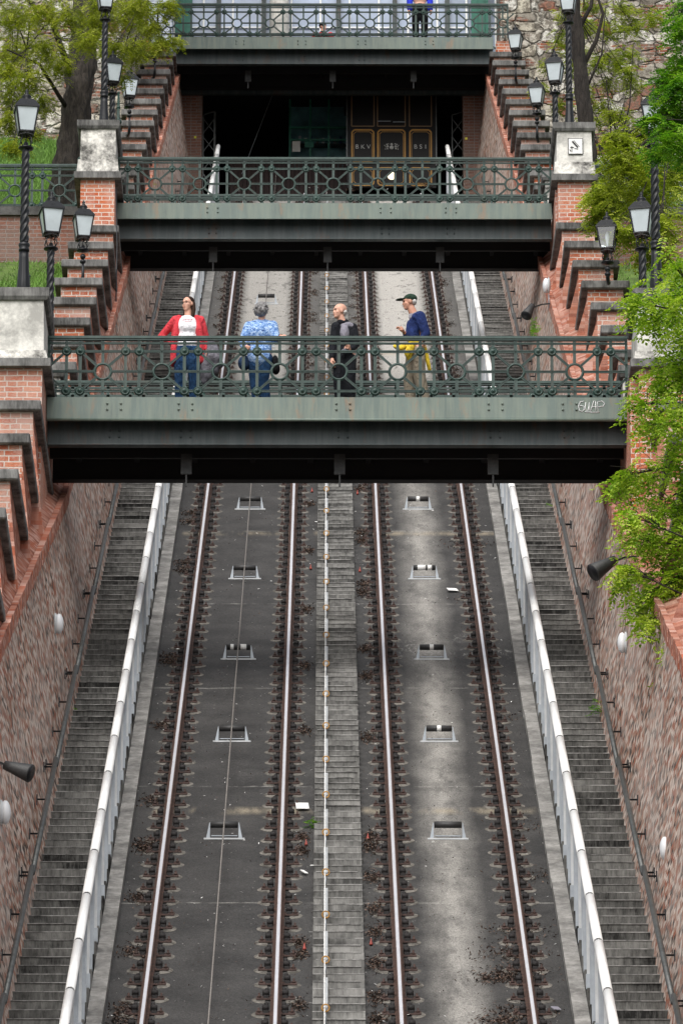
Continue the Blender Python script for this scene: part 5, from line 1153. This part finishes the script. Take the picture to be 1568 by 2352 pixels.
b = MB(); b.ball((-.02, .0, .84), (.165, .125, .14), 18, 12); limb(b, [(-.10, 0, .80), (-.10, .01, .46), (-.06, .03, .07)], [.11, .08, .062]); limb(b, [(.06, 0, .80), (.03, -.03, .46), (.09, .0, .07)], [.11, .08, .062]); fuse('jeans', b, 'jeans', o, .014)
b = MB(); shoe(b, (-.07, .03, 0), pi); shoe(b, (.09, 0, 0), pi); fuse('shoes', b, 'blackstrap', o, .012)
rnd = random.Random(3); b = MB(); oell(b, T, (0, -.02, .045), (.098, .108, .092)); oell(b, T, (0, -.05, -.02), (.100, .085, .095))
for k in range(60):
    a = rnd.uniform(0, 2 * pi); e = rnd.uniform(-.9, 1.2); p = (.092 * cos(a) * cos(e), -.03 + .10 * sin(a) * cos(e), .02 + .095 * sin(e))
    b.tube([T(*p), T(p[0] * 1.15, p[1] * 1.12 - .01, p[2] * 1.1 - .02), T(p[0] * 1.22 + rnd.uniform(-.02, .02), p[1] * 1.2, p[2] * 1.1 - .045)], [.018, .013, .004], 6)
fuse('hair', b, 'greyhair', o, .008, smooth=1)
b = MB(); b.bar((-.13, .105, 1.345), (-.02, .150, 1.17), .035, .008, (0, 1, 0)); b.bar((-.02, .150, 1.17), (.15, .150, .86), .035, .008, (0, 1, 0)); b.bar((-.13, .105, 1.345), (-.13, .0, 1.40), .035, .008, (1, 0, 0)); b.build('bag_strap', 'blackstrap', o)
b = MB(); b.ball((.20, .06, .73), (.06, .09, .14), 14, 9); b.ball((.21, .06, .66), (.065, .09, .09), 14, 9); fuse('shoulder_bag', b, 'blackstrap', o, .012)
b = MB(); b.ball((-.25, -.02, .72), (.10, .07, .12), 14, 9); fuse('waist_jacket', b, 'jeans_dark', o, .012)
b = MB(); b.ring(wR, .031, .006, 14, 5, 'y'); b.build('bracelet', 'blackstrap', o)

# --- bald man in a dark jacket looking left
Pn = person('bald man in black and grey fleece jacket, looking left towards the others', (.09, 78.86, DZ), skin='skin')
T = frame_at((-.05, -.02, 1.575), 1.05, .0); b = MB(); add_head(b, T); oell(b, T, (0, -.03, .045), (.080, .098, .085))
limb(b, [(.01, .02, 1.38), (-.03, .0, 1.50)], [.062, .058]); b.ball((.03, 0, 1.2), (.13, .09, .18), 16, 10); b.ball((.03, 0, .95), (.12, .09, .18), 16, 10)
sR, eR, wR = (-.10, -.07, 1.33), (-.14, -.06, 1.05), (-.15, -.10, .80); sL, eL, wL = (.155, .02, 1.34), (.205, .0, 1.08), (.10, -.17, .93)
limb(b, [sR, eR, wR], [.05, .04, .028]); limb(b, [sL, eL, wL], [.05, .04, .028])
limb(b, [(-.04, 0, .9), (-.05, -.02, .48), (-.03, .03, .08)], [.09, .06, .04]); limb(b, [(.11, 0, .9), (.12, -.02, .48), (.13, .03, .08)], [.09, .06, .04])
add_hand(b, wR, (.0, -.05, -1), (-1, -.2, 0), 1, .8); add_hand(b, wL, (-.2, -.35, .45), (.9, -.2, .1), 1, 1.1)
o = finish(Pn, b); face_bits(T, o, 'whitehair')
b = MB(); oell(b, T, (0, -.075, .0), (.078, .052, .050)); fuse('hair', b, 'whitehair', o, .009)
b = MB(); limb(b, [(-.03, -.01, 1.27), (-.02, 0, 1.0), (-.02, 0, .80)], [.10, .10, .105]); limb(b, [(.08, .02, 1.27), (.07, .02, 1.0), (.07, .02, .80)], [.11, .105, .11]); limb(b, [(-.05, 0, 1.33), (.04, .01, 1.38), (.15, .02, 1.34)], [.055, .060, .055]); limb(b, [sR, eR, (-.15, -.09, .84)], [.068, .056, .046]); limb(b, [sL, eL, (.13, -.14, .95)], [.072, .060, .050]); fuse('jacket', b, 'charcoal', o, .013)
b = MB(); b.ball((.03, -.075, 1.22), (.075, .075, .13), 16, 10); limb(b, [(.0, -.06, 1.33), (.09, -.02, 1.365), (.15, .0, 1.345)], [.042, .052, .050]); fuse('grey_panel', b, 'greypanel', o, .012)
b = MB(); limb(b, [(-.04, -.03, 1.40), (.05, .04, 1.43)], [.05, .052]); fuse('collar', b, 'charcoal', o, .011)
b = MB(); limb(b, [(-.04, 0, .84), (-.05, -.02, .46), (-.03, .03, .06)], [.11, .085, .07]); limb(b, [(.10, 0, .84), (.11, -.02, .46), (.13, .03, .06)], [.11, .085, .07]); b.ball((.03, 0, .88), (.16, .13, .12), 16, 10); fuse('trousers', b, 'charcoal', o, .014)
b = MB(); shoe(b, (-.04, .02, 0), .9); shoe(b, (.14, .02, 0), .9); fuse('shoes', b, 'blackstrap', o, .012)
b = MB(); b.ball((.04, -.20, .90), (.055, .04, .035), 10, 7); b.build('map_in_hand', 'greyjacket', o)

# --- man in a green cap, navy top, yellow jacket round his waist
Pn = person('man in dark green cap and navy top with a yellow jacket tied round his waist', (1.13, 78.66, DZ), skin='skin_tan')
T = frame_at((-.06, .0, 1.655), 1.42, .12); b = MB(); add_head(b, T)
limb(b, [(.03, .02, 1.44), (-.03, .01, 1.57)], [.065, .06]); b.ball((.05, 0, 1.25), (.10, .12, .18), 16, 10); b.ball((.05, 0, 1.0), (.10, .11, .18), 16, 10)
sR, eR, wR = (-.01, -.17, 1.37), (.03, -.18, 1.10), (-.14, -.20, 1.15); sL, eL, wL = (.13, .15, 1.37), (.19, .16, 1.10), (.0, .10, 1.0)
sL, eL, wL = (.10, -.16, 1.38), (.185, -.17, 1.12), (.12, -.17, .98); sR, eR, wR = (-.02, .12, 1.36), (-.06, .08, 1.13), (-.14, -.08, 1.17)
limb(b, [sR, eR, wR], [.05, .04, .028]); limb(b, [sL, eL, wL], [.05, .042, .030])
limb(b, [(.0, .07, .92), (-.06, .07, .50), (-.02, .08, .09)], [.09, .06, .045]); limb(b, [(.06, -.07, .92), (.09, -.08, .50), (.20, -.06, .10)], [.09, .06, .045])
add_hand(b, wR, (-.55, -.1, .62), (.5, -.2, .55), 1, 1.2); add_hand(b, wL, (-.05, -.1, -1), (.2, -1, 0), 1, .5)
o = finish(Pn, b); face_bits(T, o, 'whitehair')
b = MB(); limb(b, [(.02, -.06, 1.31), (.0, -.05, 1.14), (.02, -.05, .99)], [.092, .10, .092]); limb(b, [(.06, .06, 1.31), (.06, .05, 1.14), (.06, .05, .99)], [.10, .10, .098]); limb(b, [(.04, -.14, 1.38), (.04, 0, 1.42), (.04, .14, 1.38)], [.062, .07, .062]); limb(b, [sL, eL, (.14, -.17, 1.02)], [.085, .07, .052]); limb(b, [sR, eR, (-.11, -.02, 1.15)], [.075, .062, .046]); s_ = fuse('long_sleeved_top', b, 'navy', o, .012)
b = MB(); b.tube([(-.062, -.165, 1.322), (-.074, -.168, 1.335), (-.080, -.165, 1.322)], .0035, 5); b.tube([(-.062, -.165, 1.345), (-.074, -.168, 1.332), (-.080, -.165, 1.345)], .0035, 5); b.build('chest_emblem', 'graffiti', s_)
b = MB(); limb(b, [(-.02, -.06, 1.42), (.06, -.01, 1.47), (.11, .05, 1.45)], [.032, .045, .04]); limb(b, [(-.04, -.08, 1.38), (-.03, -.05, 1.44)], [.025, .03]); fuse('hood', b, 'greypanel', o, .010)
b = MB(); b.ball((.03, .0, .975), (.165, .165, .050), 18, 10); limb(b, [(-.10, -.06, .96), (-.20, -.10, .90), (-.27, -.12, .93)], [.05, .045, .03]); limb(b, [(-.02, -.15, .96), (-.07, -.17, .80), (-.06, -.16, .72)], [.06, .065, .035]); limb(b, [(.16, -.03, .97), (.20, -.02, .80), (.24, -.02, .60)], [.035, .036, .028]); fuse('yellow_jacket', b, 'yellow_cloth', o, .012)
b = MB(); b.ball((.03, 0, .90), (.15, .155, .14), 18, 12); limb(b, [(.0, .07, .86), (-.06, .07, .48), (-.03, .08, .07)], [.105, .088, .078]); limb(b, [(.07, -.07, .86), (.09, -.08, .48), (.18, -.06, .07)], [.11, .092, .080]); fuse('trousers', b, 'khaki', o, .013)
b = MB(); shoe(b, (-.04, .08, 0), 1.4); shoe(b, (.18, -.06, 0), 1.4); fuse('shoes', b, 'blackstrap', o, .012)
b = MB(); oell(b, T, (0, -.03, .060), (.088, .105, .072), 18, 12); K = MB(); oell(K, T, (0, .115, .055), (.066, .085, .011), 18, 10); b.add(K.v, K.f, True); oell(b, T, (0, -.03, .135), (.01, .01, .008), 8, 6); fuse('cap', b, 'cap_green', o, .008)
b = MB(); oell(b, T, (0, -.07, .005), (.074, .050, .055)); fuse('hair', b, 'whitehair', o, .009)
b = MB(); b.ring(wR, .032, .008, 14, 5, 'x'); b.build('wristwatch', 'blackstrap', o)

# --- two people on the topmost footbridge
Pn = person('person in red jacket and black hat seen low behind the topmost railing', (-.26, 138.35, 58.04), skin='skin')
T = frame_at((0, 0, 1.12), -1.0); b = MB(); add_head(b, T); limb(b, [(0, 0, .92), (0, 0, 1.06)], [.06, .055]); b.ball((0, 0, .7), (.18, .13, .25), 16, 10); limb(b, [(-.2, 0, .9), (-.26, 0, .62), (-.2, -.2, .5)], [.05, .045, .03]); limb(b, [(.2, 0, .9), (.26, 0, .62), (.2, -.2, .5)], [.05, .045, .03]); limb(b, [(-.1, 0, .5), (-.1, -.35, .48), (-.1, -.35, .08)], [.09, .07, .045]); limb(b, [(.1, 0, .5), (.1, -.35, .48), (.1, -.35, .08)], [.09, .07, .045])
add_hand(b, (-.2, -.2, .5), (0, -1, -.2), (0, 0, 1), 1, .6); add_hand(b, (.2, -.2, .5), (0, -1, -.2), (0, 0, 1), -1, .6); o = finish(Pn, b, .012); face_bits(T, o)
b = MB(); b.ball((0, 0, .72), (.22, .17, .26), 16, 10); limb(b, [(-.2, 0, .9), (-.27, 0, .62), (-.21, -.17, .51)], [.08, .07, .055]); limb(b, [(.2, 0, .9), (.27, 0, .62), (.21, -.17, .51)], [.08, .07, .055]); fuse('red_jacket', b, 'red_knit', o, .016)
b = MB(); oell(b, T, (0, -.01, .05), (.09, .10, .085)); fuse('knit_hat', b, 'blackstrap', o, .012); b = MB(); b.ball((0, 0, .94), (.11, .10, .06), 14, 8); fuse('scarf', b, 'blackstrap', o, .012)
b = MB(); limb(b, [(-.1, 0, .5), (-.1, -.35, .48), (-.1, -.35, .06)], [.11, .085, .07]); limb(b, [(.1, 0, .5), (.1, -.35, .48), (.1, -.35, .06)], [.11, .085, .07]); fuse('trousers', b, 'charcoal', o, .016)
b = MB(); b.box(-.3, .3, -.3, .3, .36, .42)
for i in (-1, 1):
    for j_ in (-1, 1): b.box(i * .26 - .02, i * .26 + .02, j_ * .26 - .02, j_ * .26 + .02, 0, .36)
tag(b.build('low_bench', 'darkwood', None, (-.26, 138.42, 58.04)), 'low bench under the person in the red jacket on the topmost bridge', 'bench')
Pn = person('person in dark trousers and bright blue jacket standing on the topmost footbridge', (2.27, 136.55, 57.95), skin='skin')
T = frame_at((0, 0, 1.62), .3); b = MB(); add_head(b, T); limb(b, [(0, 0, 1.42), (0, 0, 1.55)], [.06, .055]); b.ball((0, 0, 1.2), (.17, .12, .25), 16, 10); b.ball((0, 0, .98), (.16, .12, .16), 16, 10)
for g in (-1, 1): limb(b, [(g * .2, 0, 1.38), (g * .27, .02, 1.1), (g * .27, -.06, .86)], [.05, .045, .03]); limb(b, [(g * .09, 0, .92), (g * .11, 0, .5), (g * .10, .02, .08)], [.09, .065, .045]); add_hand(b, (g * .27, -.06, .86), (0, -.1, -1), (g, 0, 0), -g, .6)
o = finish(Pn, b, .012); face_bits(T, o)
b = MB(); b.ball((0, 0, 1.28), (.20, .15, .22), 16, 10)
for g in (-1, 1): limb(b, [(g * .2, 0, 1.38), (g * .25, .02, 1.14), (g * .25, -.05, .90)], [.085, .08, .07])
o.scale = (1.06, 1.06, 1.06)
fuse('blue_jacket', b, 'brightblue', o, .016)
b = MB(); b.ball((0, 0, .95), (.17, .14, .14), 16, 10)
for g in (-1, 1): limb(b, [(g * .09, 0, .9), (g * .11, 0, .5), (g * .10, .02, .05)], [.115, .09, .075])
fuse('trousers', b, 'charcoal', o, .016)
b = MB(); shoe(b, (-.1, 0, 0), .2); shoe(b, (.1, 0, 0), -.2); fuse('shoes', b, 'blackstrap', o, .014)
b = MB(); oell(b, T, (0, -.03, .05), (.083, .09, .08)); fuse('hair', b, 'brownhair', o, .012)
